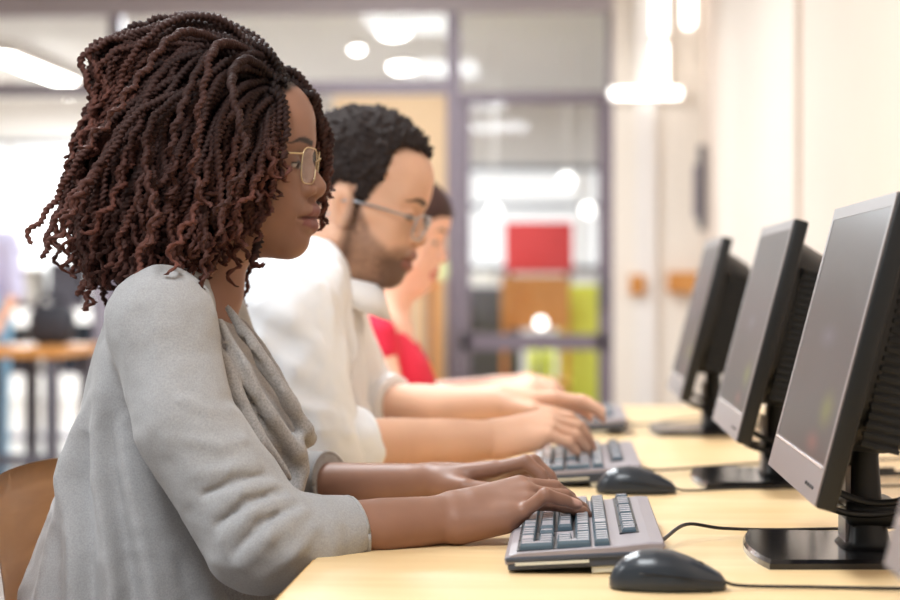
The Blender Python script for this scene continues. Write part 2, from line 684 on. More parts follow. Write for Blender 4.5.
FING = [  # forward, sideways (towards the thumb), three bones, base radius
    (.092, .026, (.043, .026, .020), .0092),
    (.096, .0085, (.046, .029, .021), .0094),
    (.091, -.0095, (.043, .027, .021), .0088),
    (.081, -.0265, (.034, .021, .018), .0080)]


def hand(F, wrist, d, side, size=1., flex=None, spread=(.10, .03, -.05, -.16), thumb=None, k=.012, fat=1.):
    """wrist joint, forward direction, thumb-side direction; flex: per finger three bend angles (rad)"""
    w = np.array(wrist, float)
    d = nrm(d)
    s = nrm(np.array(side, float) - d * np.dot(side, d))
    n = np.cross(s, d)
    if n[2] < 0:
        n = -n
    flex = flex or [(.45, .6, .4)] * 4
    nails = []
    palm = [(.012, .012), (.014, -.012)]
    F.chain([w - n * .001, w + d * .03 * size], [.021 * size * fat, .020 * size * fat], k)
    for i, (fx, fy, L, r) in enumerate(FING):
        b = w + size * (d * fx + s * fy)
        c0 = w + size * (d * .012 + s * fy * .55)
        rr = r * size * fat
        F.chain([c0, b], [.0165 * size * fat, rr * 1.18], k)
        dd = nrm(d * math.cos(spread[i]) + s * math.sin(spread[i]))
        ang = 0
        pts = [b]
        for j in range(3):
            ang += flex[i][j]
            v = dd * math.cos(ang) - n * math.sin(ang)
            pts.append(pts[-1] + v * L[j] * size)
        F.chain(pts, [rr * 1.05, rr * .98, rr * .88, rr * .74], .0035)
        F.ell(pts[1], [rr * 1.04] * 3, .004)
        nd = dd * math.sin(ang) + n * math.cos(ang)
        nails.append((pts[3] + nd * rr * .55 - v * .002, nrm(v), nrm(nd), s, rr))
    # heel of the hand and the thumb with its ball
    F.chain([w + size * (d * .012 - s * .020 - n * .006), w + size * (d * .062 - s * .028 - n * .005)], [.018 * size * fat, .014 * size * fat], k)
    t = thumb or [(.022, .022, -.010), (.056, .046, -.022), (.086, .052, -.030), (.108, .048, -.036)]
    tp = [w + size * (d * a + s * b + n * c) for a, b, c in t]
    F.chain(tp[:2], [.0175 * size * fat, .0125 * size * fat], k)
    F.chain(tp[1:], [.0115 * size * fat, .0105 * size * fat, .0085 * size * fat], .004)
    v = nrm(tp[3] - tp[2])
    nd = nrm(np.cross(v, np.cross(nrm(s + n), v)))
    nails.append((tp[3] + nd * .006 * size - v * .001, v, nd, s, .009 * size))
    return nails


def paint_nails(V, col, nails, c):
    for p, v, nd, s, r in nails:
        D = V - p
        a = D @ v
        b = D @ nrm(np.cross(v, nd))
        h = D @ nd
        m = sstep(1.25, .9, np.hypot(a / (r * .95), b / (r * .72))) * sstep(-.004, -.001, h)
        col[:] = col * (1 - .75 * m[:, None]) + np.array(srgb(c)) * .75 * m[:, None]


def glasses(parent, fr, mt, half_w=.034, lw=.026, lh=.019, x0=.117, z0=-.003, wrap=.10, wire=.0009, temple_x=-.005, sq=3.0):
    g = empty('eyeglasses')
    g.parent = parent
    for sd in (-1, 1):
        pts = []
        for t in np.linspace(0, 2 * PI, 40, endpoint=False):
            c, s_ = math.cos(t), math.sin(t)
            u = math.copysign(abs(c) ** (2 / sq), c) * lw
            v = math.copysign(abs(s_) ** (2 / sq), s_) * lh
            if v < 0:
                u *= 1 - .12 * (v / lh) ** 2
            y = sd * half_w + u
            pts.append(fr.w((x0 - wrap * abs(y) * 1.2 - 1.5 * y * y - .10 * (lh - v), y, z0 + v)))
        P = pts + pts[:1]
        tube('rim', P, wire * fr.s, mt, g, 6, smoothpath=False)
        c = np.mean(pts, 0)
        me = bpy.data.meshes.new('lens')
        th = fr.R[:, 0] * .0012
        vv = [tuple(p) for p in pts] + [tuple(np.array(p) - th) for p in pts]
        nn = len(pts)
        me.from_pydata(vv, [], [list(range(nn)), list(range(nn, 2 * nn))[::-1]] + [[i, (i + 1) % nn, nn + (i + 1) % nn, nn + i] for i in range(nn)])
        link('lens', me, MT['lens'], g, False)
        ye = sd * (half_w + lw)
        xe = x0 - wrap * abs(ye) * 1.2 - 1.5 * ye * ye - .10 * lh * .4
        T = [fr.w((xe, ye, z0 + lh * .62)), fr.w((xe - .006, sd * (abs(ye) + .006), z0 + lh * .62)), fr.w((.03, sd * .0785, z0 + lh * .62 + .002)),
             fr.w((temple_x, sd * .0790, z0 + lh * .5)), fr.w((temple_x - .018, sd * .077, z0 - .018))]
        tube('temple', T, wire * 1.35 * fr.s, mt, g, 6)
    tube('bridge', [fr.w((x0 - .004, -half_w + lw, z0 + .006)), fr.w((x0 + .001, 0, z0 + .011)), fr.w((x0 - .004, half_w - lw, z0 + .006))], wire * fr.s, mt, g, 6)
    return g


def field_obj(name, F, m, parent=None, it=1, paint=None, disp=None):
    V, Q = F.mesh()
    V = laplace(V, Q, it, .5)
    if disp is not None:
        V = V + vnormals(V, Q) * disp(V)[:, None]
    col = paint(V) if paint else None
    me = npmesh(name, V, Q, col)
    return link(name, me, m, parent)


def lower_body(parent, hipx, midY, kneex, hip_z=.53, w=.09, mt='denim'):
    F = Field((hipx - .22, midY - .30, -.02), (kneex + .30, midY + .30, hip_z + .24), .008)
    for s in (-1, 1):
        F.chain([(hipx, midY + s * w, hip_z), (kneex, midY + s * w * 1.25, hip_z - .01), (kneex - .02, midY + s * w * 1.25, .10)], [.088, .066, .05], .02)
    F.ell((hipx - .01, midY, hip_z + .06), (.13, .17, .13), .05)
    F.apply(lambda x, y, z: .085 - z + 0 * x + 0 * y, (hipx - .3, midY - .4, 0), (kneex + .3, midY + .4, .12), .0, 'i')
    o = field_obj('trousers', F, MT[mt], parent, 1)
    for s in (-1, 1):
        F = Field((kneex - .14, midY + s * w * 1.25 - .07, -.01), (kneex + .22, midY + s * w * 1.25 + .07, .13), .006)
        y = midY + s * w * 1.25
        F.chain([(kneex - .06, y, .045), (kneex + .14, y, .035)], [.044, .036], .02)
        F.chain([(kneex - .02, y, .05), (kneex - .02, y, .10)], [.045, .042], .02)
        F.apply(lambda x, y, z: .001 - z + 0 * x + 0 * y, (kneex - .2, y - .1, -.02), (kneex + .25, y + .1, .02), .0, 'i')
        field_obj('shoe', F, MT['shoe'], parent, 1)
    return o


# ------------------------------------------------------------------ nearest person: woman with twisted locs
MY = 2.42
wa = empty('person', (-.50, MY, 0), 'woman with brown twisted locs, grey cardigan and glasses typing at the nearest keyboard', 'person', 'people typing in a row')


def adopt(root):
    """parts were modelled at their place in the room: express them relative to the thing's base"""
    for ch in root.children:
        ch.location = Vector(ch.location) - Vector(root.location)


fa = Frame(W(226, 165, MY))
F = Field((-.66, 2.08, .60), (.05, 2.72, 1.31), .0021)
b_lo, b_hi = fa.box(*HB)
qa = dict(nose_w=1.22, lip=1.16, jaw=.98, ears=True, lips=(122, 70, 68), brow=(38, 26, 24), dark=(52, 30, 26))
F.apply(fa.wrap(head_fn(qa)), b_lo, b_hi, .0)
F.chain([fa.w((-.020, 0, -.045)), W(203, 290, MY), W(186, 335, MY)], [.050, .050, .046], .025)
SR, ER, WR = W(160, 318, 2.235), W(262, 540, 2.19), W(446, 516, 2.29)
SL, EL, WL = W(196, 318, 2.60), W(275, 492, 2.66), W(428, 482, 2.545)
F.chain([SR, W(180, 318, MY), SL], [.040, .045, .040], .03)
F.ell(W(185, 400, MY), (.065, .10, .12), .04)
F.ell(W(175, 510, MY), (.10, .13, .13), .05)
F.chain([SR, W(188, 425, 2.205), ER], [.040, .042, .038], .02)
F.chain([ER, ER * .6 + WR * .4, WR], [.036, .0325, .0235], .01)
F.chain([ER * .35 + WR * .65 + np.array([0, -.004, -.004]), WR + np.array([.0, -.006, -.008])], [.0285, .0225], .012)
F.chain([SL, EL], [.044, .038], .02)
F.chain([EL, EL * .6 + WL * .4, WL], [.036, .034, .0235], .01)
ro = .52
na = hand(F, WR, (1, .20, .22), (-.1, math.cos(ro), math.sin(ro)), 1.03,
          flex=[(.42, .42, .42), (.44, .40, .36), (.30, .40, .34), (-.60, 1.08, .06)],
          spread=(.06, .02, -.04, -.14), thumb=[(.022, .022, -.012), (.052, .036, -.030), (.082, .030, -.044), (.103, .018, -.050)])
nb = hand(F, WL, (1, -.10, .16), (0, -math.cos(.25), math.sin(.25)), .98,
          flex=[(-.05, .85, .50), (-.10, .95, .45), (-.05, .90, .4), (.0, .8, .4)], spread=(.04, .02, -.03, -.1))


def paint_a(V):
    base = np.array(srgb((142, 104, 86)))
    col = np.tile(base, (len(V), 1))
    n = vnoise(V, 28) * .16 + vnoise(V, 90) * .08
    col *= (1 + n)[:, None]
    L = fa.l(V)
    head = (L[:, 2] > -.14) & (L[:, 0] > -.1)
    c2 = col[head]
    P = L[head]
    # darker towards the eye surround
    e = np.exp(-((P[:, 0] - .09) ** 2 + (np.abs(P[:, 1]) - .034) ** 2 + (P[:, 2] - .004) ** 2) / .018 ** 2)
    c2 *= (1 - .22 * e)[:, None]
    c2 = face_paint(P, c2, qa)
    hl = sstep(-.004, .010, P[:, 2] - np.interp(P[:, 0], [-.09, -.03, .0, .04, .062, .085, .1], [-.06, -.05, -.01, .03, .05, .088, .1]))
    c2 = c2 * (1 - hl[:, None]) + np.array(srgb((40, 28, 26))) * hl[:, None]
    col[head] = c2
    paint_nails(V, col, na + nb, (214, 168, 150))
    return col


o = field_obj('body', F, MT['skin_a'], None, 1, paint_a)
o.parent = wa
del F

# cardigan ---------------------------------------------------------------
F = Field((-.72, 2.06, .60), (-.06, 2.80, 1.12), .0036)


def sec(y, xb, xf, ry, Y=MY, cy=None):
    a, b = W(xb, y, Y), W(xf, y, Y)
    return (a[2], a[0], b[0], MY if cy is None else cy, ry)


F.loft([sec(268, 150, 198, .075), sec(285, 133, 206, .13), sec(305, 120, 216, .165), sec(350, 104, 236, .172), sec(400, 92, 250, .168), sec(440, 82, 258, .168),
        sec(480, 68, 266, .172), sec(520, 53, 270, .178), sec(560, 37, 272, .185), sec(600, 20, 274, .192), sec(632, 10, 276, .195)], 0, 2.3)
F.chain([W(162, 322, 2.24), W(186, 425, 2.205), ER + np.array([-.004, 0, .004])], [.056, .059, .060], .028)
F.chain([W(162, 322, 2.24), W(180, 302, 2.34), W(188, 290, 2.37)], [.056, .040, .026], .03)
F.chain([SL, W(190, 300, 2.48)], [.058, .055], .03)
cr = WR * .40 + ER * .60 + np.array([.004, 0, .0])
cR = W(353, 530, 2.245)
F.chain([ER, W(310, 540, 2.215), cR], [.060, .051, .0385], .012)
F.chain([SL, EL], [.062, .056], .022)
cL = W(327, 484, 2.622)
F.chain([EL, cL], [.054, .042], .01)


def wpath(L):
    return [W(*p) for p in L]


def onsurf(F, L, y0=2.08, y1=2.5, sink=0.):
    """points of a fold laid on the near surface of the cloth"""
    out = []
    for px, py in L:
        for Y in np.arange(y0, y1, .003):
            p = W(px, py, Y)
            i = np.round((p - F.lo) / F.h).astype(int)
            if (i >= 0).all() and (i < F.n).all() and F.f[tuple(i)] < 0:
                out.append(W(px, py, Y + sink))
                break
    return out


# folds hanging down the back and side of the cardigan
# creases at the inside of the elbow and along the forearm sleeve
for pts, r in (([(190, 440), (218, 446), (244, 440)], .004), ([(196, 474), (228, 470), (256, 462)], .004), ([(212, 512), (240, 492), (276, 484)], .0055), ([(222, 540), (252, 512), (290, 498)], .0055),
               ([(240, 566), (268, 536), (304, 512)], .005), ([(262, 578), (290, 556), (316, 528)], .004), ([(180, 400), (208, 412), (232, 410)], .003)):
    P = onsurf(F, pts, 2.08, 2.4, .001)
    if len(P) > 2:
        F.chain(P, [.0015, r, .0015], .011)
for pts in ([(204, 494), (236, 481), (268, 474)], [(216, 526), (246, 502), (284, 491)], [(232, 554), (260, 524), (298, 505)]):
    P = onsurf(F, pts, 2.08, 2.4, -.001)
    if len(P) > 2:
        F.chain(P, [.0012, .0032, .0012], .008, 's')
# cut off flat at the cuffs
ax_r = nrm(cR - W(310, 540, 2.215))


def plane_cut(F, p, n, r):
    F.apply(lambda x, y, z: (x - p[0]) * n[0] + (y - p[1]) * n[1] + (z - p[2]) * n[2], p - r, p + r, .003, 'i')


plane_cut(F, cR + ax_r * .001, ax_r, .06)
ax_l = nrm(cL - EL)
plane_cut(F, cL + ax_l * .008, ax_l, .06)


FOLDS = []
for pts, am, wd in (([(106, 330), (96, 390), (76, 440), (69, 480), (78, 549), (82, 600), (84, 640)], .012, .011), ([(112, 360), (103, 410), (98, 430), (104, 485), (115, 530), (122, 580), (126, 640)], .014, .012),
                    ([(118, 400), (126, 450), (144, 520), (158, 580), (166, 640)], .008, .012), ([(90, 400), (72, 470), (52, 540), (40, 640)], .009, .011), ([(190, 530), (206, 575), (224, 640)], .009, .013),
                    ([(100, 350), (90, 420), (86, 480), (97, 549), (102, 640)], -.009, .010), ([(116, 380), (113, 440), (124, 510), (138, 580), (146, 640)], -.009, .012), ([(170, 500), (184, 545), (200, 640)], -.008, .014)):
    q = np.array([W(px, py, 2.275) for px, py in pts])
    FOLDS.append((q[::-1, 2], q[::-1, 0], am, wd))
ARM = [W(162, 322, 2.24), W(186, 425, 2.205), ER, W(310, 540, 2.215)]


def disp_c(V):
    d = vnoise(V * np.array([1, 1, .35]), 34) * .005 + vnoise(V, 75) * .0018
    x, y, z = V.T
    da = chainf([tuple(p) for p in ARM], [.0] * 4)(x, y, z)
    m = sstep(.066, .085, da) * sstep(MY + .06, MY - .02, y)
    for zz, xx, am, wd in FOLDS:
        d = d + m * am * np.exp(-((x - np.interp(z, zz, xx)) / wd) ** 2) * sstep(zz[-1] + .01, zz[-1] - .10, z)
    return d


o = field_obj('cardigan', F, MT['cardigan'], wa, 2, None, disp_c)
# ribbed cuff hems and the sleeve seam
def ring(c, ax, r, n=28, e=1.0):
    u = nrm(np.cross(ax, [0, 0, 1.]))
    v = np.cross(ax, u)
    return [c + r * (math.cos(t) * u + e * math.sin(t) * v) for t in np.linspace(0, 2 * PI, n)]


for c, ax, r in ((cR + ax_r * .000, ax_r, .0375), (cL + ax_l * .006, ax_l, .0415)):
    h = tube('cuff_hem', ring(c, ax, r), .0030, MT['cardigan'], o, 6, smoothpath=False)

# draped top -------------------------------------------------------------
F = Field((-.66, 2.16, .60), (-.20, 2.70, 1.08), .0036)
F.loft([sec(300, 185, 214, .08), sec(318, 160, 232, .10), sec(345, 145, 252, .145), sec(375, 140, 272, .152), sec(405, 135, 288, .152), sec(437, 130, 303, .145), sec(465, 130, 303, .142),
        sec(500, 130, 297, .142), sec(560, 120, 291, .15), sec(625, 110, 290, .16)], 0, 2.1)
# rolled cowl edge and the folds that swing down from the shoulder
for pts, r, k in (([(228, 308, 2.35), (252, 345, 2.335), (282, 392, 2.345), (306, 430, 2.375), (309, 440, 2.42), (303, 428, 2.47)], .0095, .010),
                  ([(220, 322, 2.315), (243, 368, 2.30), (270, 415, 2.312), (296, 452, 2.345), (302, 462, 2.42)], .0085, .012),
                  ([(214, 340, 2.295), (238, 395, 2.285), (262, 440, 2.29), (289, 478, 2.32)], .008, .014),
                  ([(238, 316, 2.42), (262, 352, 2.42), (292, 402, 2.42), (310, 436, 2.42)], .008, .012),
                  ([(240, 420, 2.285), (258, 470, 2.285), (276, 510, 2.29)], .008, .014),
                  ([(296, 440, 2.36), (301, 470, 2.36), (292, 510, 2.35)], .011, .016)):
    F.chain(wpath(pts), [r * .6] + [r] * (len(pts) - 2) + [r * .6], k)
F.chain(wpath([(244, 340, 2.335), (272, 388, 2.332), (296, 432, 2.36)]), [.003, .0045, .003], .007, 's')
F.chain(wpath([(230, 345, 2.30), (254, 395, 2.292), (280, 440, 2.31)]), [.003, .004, .003], .007, 's')
# open neck
F.ell(W(222, 296, MY), (.030, .07, .035), .01, 's')
o = field_obj('draped_top', F, MT['drape'], wa, 2, None, lambda V: vnoise(V, 40) * .004)
del F
glasses(wa, fa, MT['gold'], x0=.1150, z0=-.0035, lh=.0215, lw=.0245, wrap=.10, sq=4.)
lower_body(wa, -.50, MY, -.06)

# hair: a few hundred two-strand twists combed back and let fall ------------------------------------
def twists(fr):
    N = 560
    hx = [-.09, -.06, -.03, .0, .03, .055, .075, .09]
    hz = [-.065, -.06, -.05, -.02, .012, .045, .076, .098]
    R0 = np.array([.0, .0, .034])
    E = np.array([.096, .080, .086])
    RC = np.array([.0, .0, .040])
    EC = np.array([.098, .083, .106])
    roots = []
    while len(roots) < N:
        v = rng.normal(size=3)
        v /= np.linalg.norm(v)
        p = R0 + np.array([.012, 0, 0]) + E * v * .97
        if p[2] > np.interp(p[0], hx, hz):
            if all(np.linalg.norm(p - r) > .0058 for r in roots):
                roots.append(p)
    P = np.array(roots)
    n = len(P)
    nor = (P - R0) / E ** 2
    nor /= np.linalg.norm(nor, axis=1)[:, None]
    z, x, y = P[:, 2], P[:, 0], P[:, 1]
    topw = sstep(.055, .105, z)
    frontfar = (x > .045) & (y > .012)
    back = np.tile(np.array([-1., 0, -.05]), (n, 1))
    down = np.tile(np.array([-.10, 0, -1.]), (n, 1))
    down[:, 1] = np.sign(y) * .25
    comb = down * (1 - topw)[:, None] + back * topw[:, None]
    comb += np.stack([np.zeros(n), y * 5, np.zeros(n)], 1) * topw[:, None]
    comb[frontfar] = np.array([.10, .5, -.8]) + rng.normal(size=(frontfar.sum(), 3)) * .12
    comb += rng.normal(size=(n, 3)) * .22
    comb -= nor * (comb * nor).sum(1)[:, None]
    comb /= np.linalg.norm(comb, axis=1)[:, None]
    D = comb * .95 + nor * (.10 + .20 * rng.random(n))[:, None]
    D /= np.linalg.norm(D, axis=1)[:, None]
    lay = rng.random(n) * (.10 + .20 * sstep(-.03, .09, z) + .16 * sstep(.01, -.05, x)) + .03 + .05 * topw
    L = .185 + .135 * sstep(.0, .115, z) + .035 * rng.normal(size=n)
    L = np.where((x > .02) & (z < .075), .135 + .03 * rng.normal(size=n), L)
    L = np.where(x < -.04, L + .035, L)
    L = np.where(frontfar, .15 + .04 * rng.random(n), L)
    L = np.clip(L + .05, .09, .36)
    zend = rng.normal(size=n) * .020
    stop = np.zeros(n)
    ds = .004
    S = int(.36 / ds)
    path = np.zeros((n, S, 3))
    p = P.copy()
    grav = (8 + 6 * rng.random(n))
    wob = rng.random((n, 3)) * 40
    flare = np.where(x < .0, .9, .15) * rng.random(n)
    for i in range(S):
        path[:, i] = p
        low = (p[:, 2] < zend + np.interp(p[:, 0], [-.23, -.19, -.15, -.10, -.02, .02, .05, .08], [-.085, -.115, -.145, -.146, -.138, -.105, -.060, -.030])) & (stop == 0)
        stop[low] = i * ds
        t = i * ds / L
        g = np.zeros((n, 3))
        g[:, 2] = -1
        D = D + ds * grav[:, None] * g
        D[:, 0] -= ds * flare * 1.6 * (p[:, 2] < .06)
        wn = np.stack([vnoise(p + wob, 30), vnoise(p + wob + 7.3, 30), vnoise(p + wob + 13.1, 30)], 1)
        D = D + wn * ds * (22 + 46 * np.clip(t, 0, 1) ** 2)[:, None]
        D /= np.linalg.norm(D, axis=1)[:, None]
        p = p + D * ds
        q = (p - RC) / EC
        rr = np.linalg.norm(q, axis=1)
        tgt = .97 + .06 * sstep(0, .2, t) + lay * sstep(0, .35, t)
        m = rr < tgt
        out = (q / rr[:, None])
        pn = RC + EC * out * tgt[:, None]
        p = np.where(m[:, None], p * .55 + pn * .45, p)
        nn = out / EC
        nn /= np.linalg.norm(nn, axis=1)[:, None]
        dn = (D * nn).sum(1)
        D = np.where((m & (dn < 0))[:, None], D - nn * dn[:, None] * .8, D)
        p[:, 0] = np.where(p[:, 0] > .112, .112 * .6 + p[:, 0] * .4, p[:, 0])
        bk = -.175 + .03 * np.sin(np.arange(n) * 1.7)
        p[:, 0] = np.where(p[:, 0] < bk, bk * .7 + p[:, 0] * .3, p[:, 0])
        p[:, 2] = np.minimum(p[:, 2], .176 - 1.2 * np.maximum(0, np.abs(p[:, 0] - .01) - .05) ** 2 * 8)
        # stay off the face on both sides
        f = (p[:, 0] > .070) & (np.abs(p[:, 1]) < .055) & (p[:, 2] < .085)
        p[:, 1] = np.where(f, np.where(y > 0, .055, -.055) * .5 + p[:, 1] * .5, p[:, 1])
    L = np.where(stop > 0, np.minimum(L, np.maximum(stop, .06)), L)
    paths = [path[k, :max(int(L[k] / ds), 12)] for k in range(n)]
    L = list(L)

    def lock(px, Y0, Y1, jit=.004):
        q = [fr.l(W(a_, b_, Y0 + (Y1 - Y0) * i / (len(px) - 1))) for i, (a_, b_) in enumerate(px)]
        c_ = catmull(np.array(q) + rng.normal(size=(len(q), 3)) * jit, 30)
        c_[:, 2] = np.minimum(c_[:, 2], .180)
        l_ = np.concatenate([[0], np.cumsum(np.linalg.norm(np.diff(c_, axis=0), axis=1))])
        m_ = max(int(l_[-1] / ds), 12)
        paths.append(np.stack([np.interp(np.linspace(0, l_[-1], m_), l_, c_[:, a_]) for a_ in range(3)], 1))
        L.append(l_[-1])

    nrY = MY - .066
    # twists that hang over the temple and cheek on the near side
    for px in ([(268, 88), (277, 105), (280, 140), (277, 172), (271, 200)], [(264, 90), (271, 112), (272, 150), (269, 190), (263, 222), (258, 232)],
               [(262, 92), (266, 120), (266, 160), (259, 205), (253, 236)], [(272, 86), (282, 102), (287, 126), (287, 150), (279, 180), (276, 200)],
               [(258, 95), (262, 130), (263, 170), (256, 215), (252, 246)], [(268, 92), (273, 130), (272, 170), (267, 215)], [(255, 95), (256, 140), (254, 190), (246, 240), (243, 262)],
               [(250, 100), (248, 150), (246, 200), (240, 255), (232, 285)], [(262, 240), (256, 252), (258, 262), (263, 268)]):
        lock(px, nrY + .01, nrY - .012, .0025)
    # twists combed from the hairline over to the far side of the forehead
    for i in range(34):
        u = rng.random()
        e = rng.random()
        x0 = 262 + 34 * u
        y0 = 72 + 26 * u
        xe = 308 + 26 * e
        ye = 150 + 110 * rng.random() * (1 - .25 * e)
        lock([(x0, y0), (x0 + 20, y0 - 2 + 6 * u), (298 + 18 * e, y0 + 26), (xe - 7, y0 + 58), (xe - 9, (y0 + 60 + ye) / 2 + 8), (xe - 13 - 8 * rng.random(), ye)], MY + .004 + .03 * rng.random(), MY + .075, .003)
    # long twists swept back over the crown
    for i in range(46):
        u = i / 45
        x0 = 286 - 66 * u + rng.normal() * 5
        y0 = 92 - 30 * u
        hgt = rng.random() if i % 2 else -.6 * rng.random()
        xm = 210 - 60 * u
        back_ = 95 + 40 * rng.random() - 25 * hgt
        lock([(x0, y0), (x0 - 16, y0 - 26 - 12 * hgt), ((x0 + xm) / 2 - 12, 46 - 22 * hgt), (xm - 22, 36 - 20 * hgt + 12 * u), (xm - 62, 62 - 18 * hgt + 8 * u), (back_ + 8, 108 - 14 * hgt), (back_ - 8, 150 + 10 * rng.random())],
             MY - .01 - .045 * rng.random(), MY - .05 - .05 * rng.random(), .005)
    n = len(paths)
    L = np.array(L)
    Vs, Qs, Cs = [], [], []
    off = 0
    ns = 8
    root_c, mid_c, tip_c = (np.array(srgb(c)) for c in ((32, 22, 21), (54, 35, 31), (96, 58, 49)))
    for k in range(n):
        pp = paths[k]
        m = len(pp)
        M2 = int(L[k] / .0016)
        tt = np.linspace(0, m - 1, M2)
        c = np.stack([np.interp(tt, np.arange(m), pp[:, a]) for a in range(3)], 1)
        ker = np.ones(7) / 7
        cp = np.vstack([np.repeat(c[:1], 3, 0), c, np.repeat(c[-1:], 3, 0)])
        c = np.stack([np.convolve(cp[:, a], ker, 'valid') for a in range(3)], 1)
        T = np.gradient(c, axis=0)
        T /= np.linalg.norm(T, axis=1)[:, None]
        u = np.cross(T, np.array([.13, .97, .2]))
        u /= np.linalg.norm(u, axis=1)[:, None] + 1e-9
        w = np.cross(T, u)
        s = np.linspace(0, L[k], M2)
        t = s / L[k]
        ph = rng.random() * 6.28
        ca = .0056 * t ** 2 * (.4 + .9 * rng.random())
        cf = 2 * PI / (.022 + .016 * rng.random())
        c = c + (ca * np.cos(cf * s + ph))[:, None] * u + (ca * np.sin(cf * s + ph))[:, None] * w
        r0 = (.0043 + .0009 * rng.random()) * (1 - .42 * t ** 2) * (.75 + .25 * sstep(0, .08, t))
        tw = PI * s / .0068 + ph
        a = np.arange(ns) * 2 * PI / ns
        rr = r0[:, None] * (1 + .42 * np.cos(2 * (a[None] - tw[:, None])))
        V = c[:, None, :] + (rr * np.cos(a))[..., None] * u[:, None, :] + (rr * np.sin(a))[..., None] * w[:, None, :]
        i = np.arange(M2 - 1)[:, None] * ns
        j = np.arange(ns)[None]
        j2 = (j + 1) % ns
        Q = np.stack([i + j, i + ns + j, i + ns + j2, i + j2], -1).reshape(-1, 4) + off
        red = rng.random()
        cc = root_c * (1 - sstep(0, .35, t))[:, None] + mid_c * sstep(0, .35, t)[:, None]
        cc = cc * (1 - sstep(.35, 1, t) * (.25 + .75 * red))[:, None] + tip_c * (sstep(.35, 1, t) * (.25 + .75 * red))[:, None]
        cc = cc * (.72 + .5 * rng.random())
        Vs.append(V.reshape(-1, 3))
        Qs.append(Q)
        Cs.append(np.repeat(cc, ns, 0))
        off += M2 * ns
    # cap of dense hair at the scalp underneath
    uu, vv = np.meshgrid(np.linspace(0, 2 * PI, 49)[:-1], np.linspace(0.02, PI - .02, 30), indexing='ij')
    cv = np.stack([np.sin(vv) * np.cos(uu), np.sin(vv) * np.sin(uu), np.cos(vv)], -1).reshape(-1, 3)
    cp = R0 + np.array([.006, 0, 0]) + E * cv * 1.03
    q = []
    for i in range(48):
        for j in range(29):
            a = (i * 30 + j, ((i + 1) % 48) * 30 + j, ((i + 1) % 48) * 30 + j + 1, i * 30 + j + 1)
            if all(cp[t][2] > np.interp(cp[t][0], hx, hz) + .004 for t in a):
                q.append(a)
    Vs.append(cp)
    Qs.append(np.array(q) + off)
    Cs.append(np.tile(root_c * .6, (len(cp), 1)))
    V = np.vstack(Vs)
    return fr.wn(V), np.vstack(Qs), np.vstack(Cs)


V, Q, cc = twists(fa)
link('hair', npmesh('hair', V, Q, cc), MT['hair'], wa)
adopt(wa)


# ------------------------------------------------------------------ middle person: man in a white shirt
MB = 3.18
ma = empty('person', (-.46, MB, 0), 'man with short black hair, stubble beard and glasses in a white rolled-sleeve shirt typing', 'person', 'people typing in a row')
pb = math.radians(15)
sb = 1.06
loc = np.array([.1065 * math.cos(pb) + .0726 * math.sin(pb), 0, -.1065 * math.sin(pb) + .0726 * math.cos(pb)]) * sb
fb = Frame(W(435, 173, MB) - loc, pb, -.04, 0, sb)
qb = dict(nose_w=1.08, lip=.92, jaw=1.08, lips=(150, 92, 80), lip_amt=.7, brow=(60, 42, 36), dark=(92, 58, 44), brow_t=.0032, brow_z=.0225)
F = Field((-.66, 2.78, .62), (.06, 3.62, 1.38), .0032)
lo, hi = fb.box(*HB)
F.apply(fb.wrap(head_fn(qb)), lo, hi, 0)
F.chain([fb.w((-.020, 0, -.045)), W(338, 268, MB), W(318, 315, MB)], [.056, .056, .046], .03)
SR, ER, WR = W(285, 310, 2.96), W(320, 452, 2.93), W(490, 438, 3.10)
SL, EL, WL = W(318, 302, 3.40), W(364, 412, 3.46), W(498, 404, 3.32)
F.chain([SR, W(310, 300, MB), SL], [.05, .06, .05], .03)
F.ell(W(300, 385, MB), (.06, .12, .12), .05)
F.ell(W(300, 490, MB), (.10, .14, .12), .05)
F.chain([SR, ER, ER * .6 + WR * .4, WR], [.05, .044, .043, .027], .012)
F.chain([ER * .3 + WR * .7 + np.array([0, -.006, -.004]), WR + np.array([0, -.008, -.006])], [.034, .026], .012)
F.chain([SL, EL, EL * .6 + WL * .4, WL], [.05, .044, .043, .028], .012)
nb1 = hand(F, WR, (1, .25, .20), (-.1, math.cos(.5), math.sin(.5)), 1.04,
           flex=[(.35, .45, .3), (.45, .5, .3), (.50, .55, .3), (.45, .6, .3)], spread=(.10, .03, -.07, -.2), fat=1.05)
nb2 = hand(F, WL, (1, .02, .06), (0, -math.cos(.25), math.sin(.25)), 1.04,
           flex=[(.20, .35, .25), (.18, .40, .25), (.15, .35, .3), (.1, .35, .3)], fat=1.05)


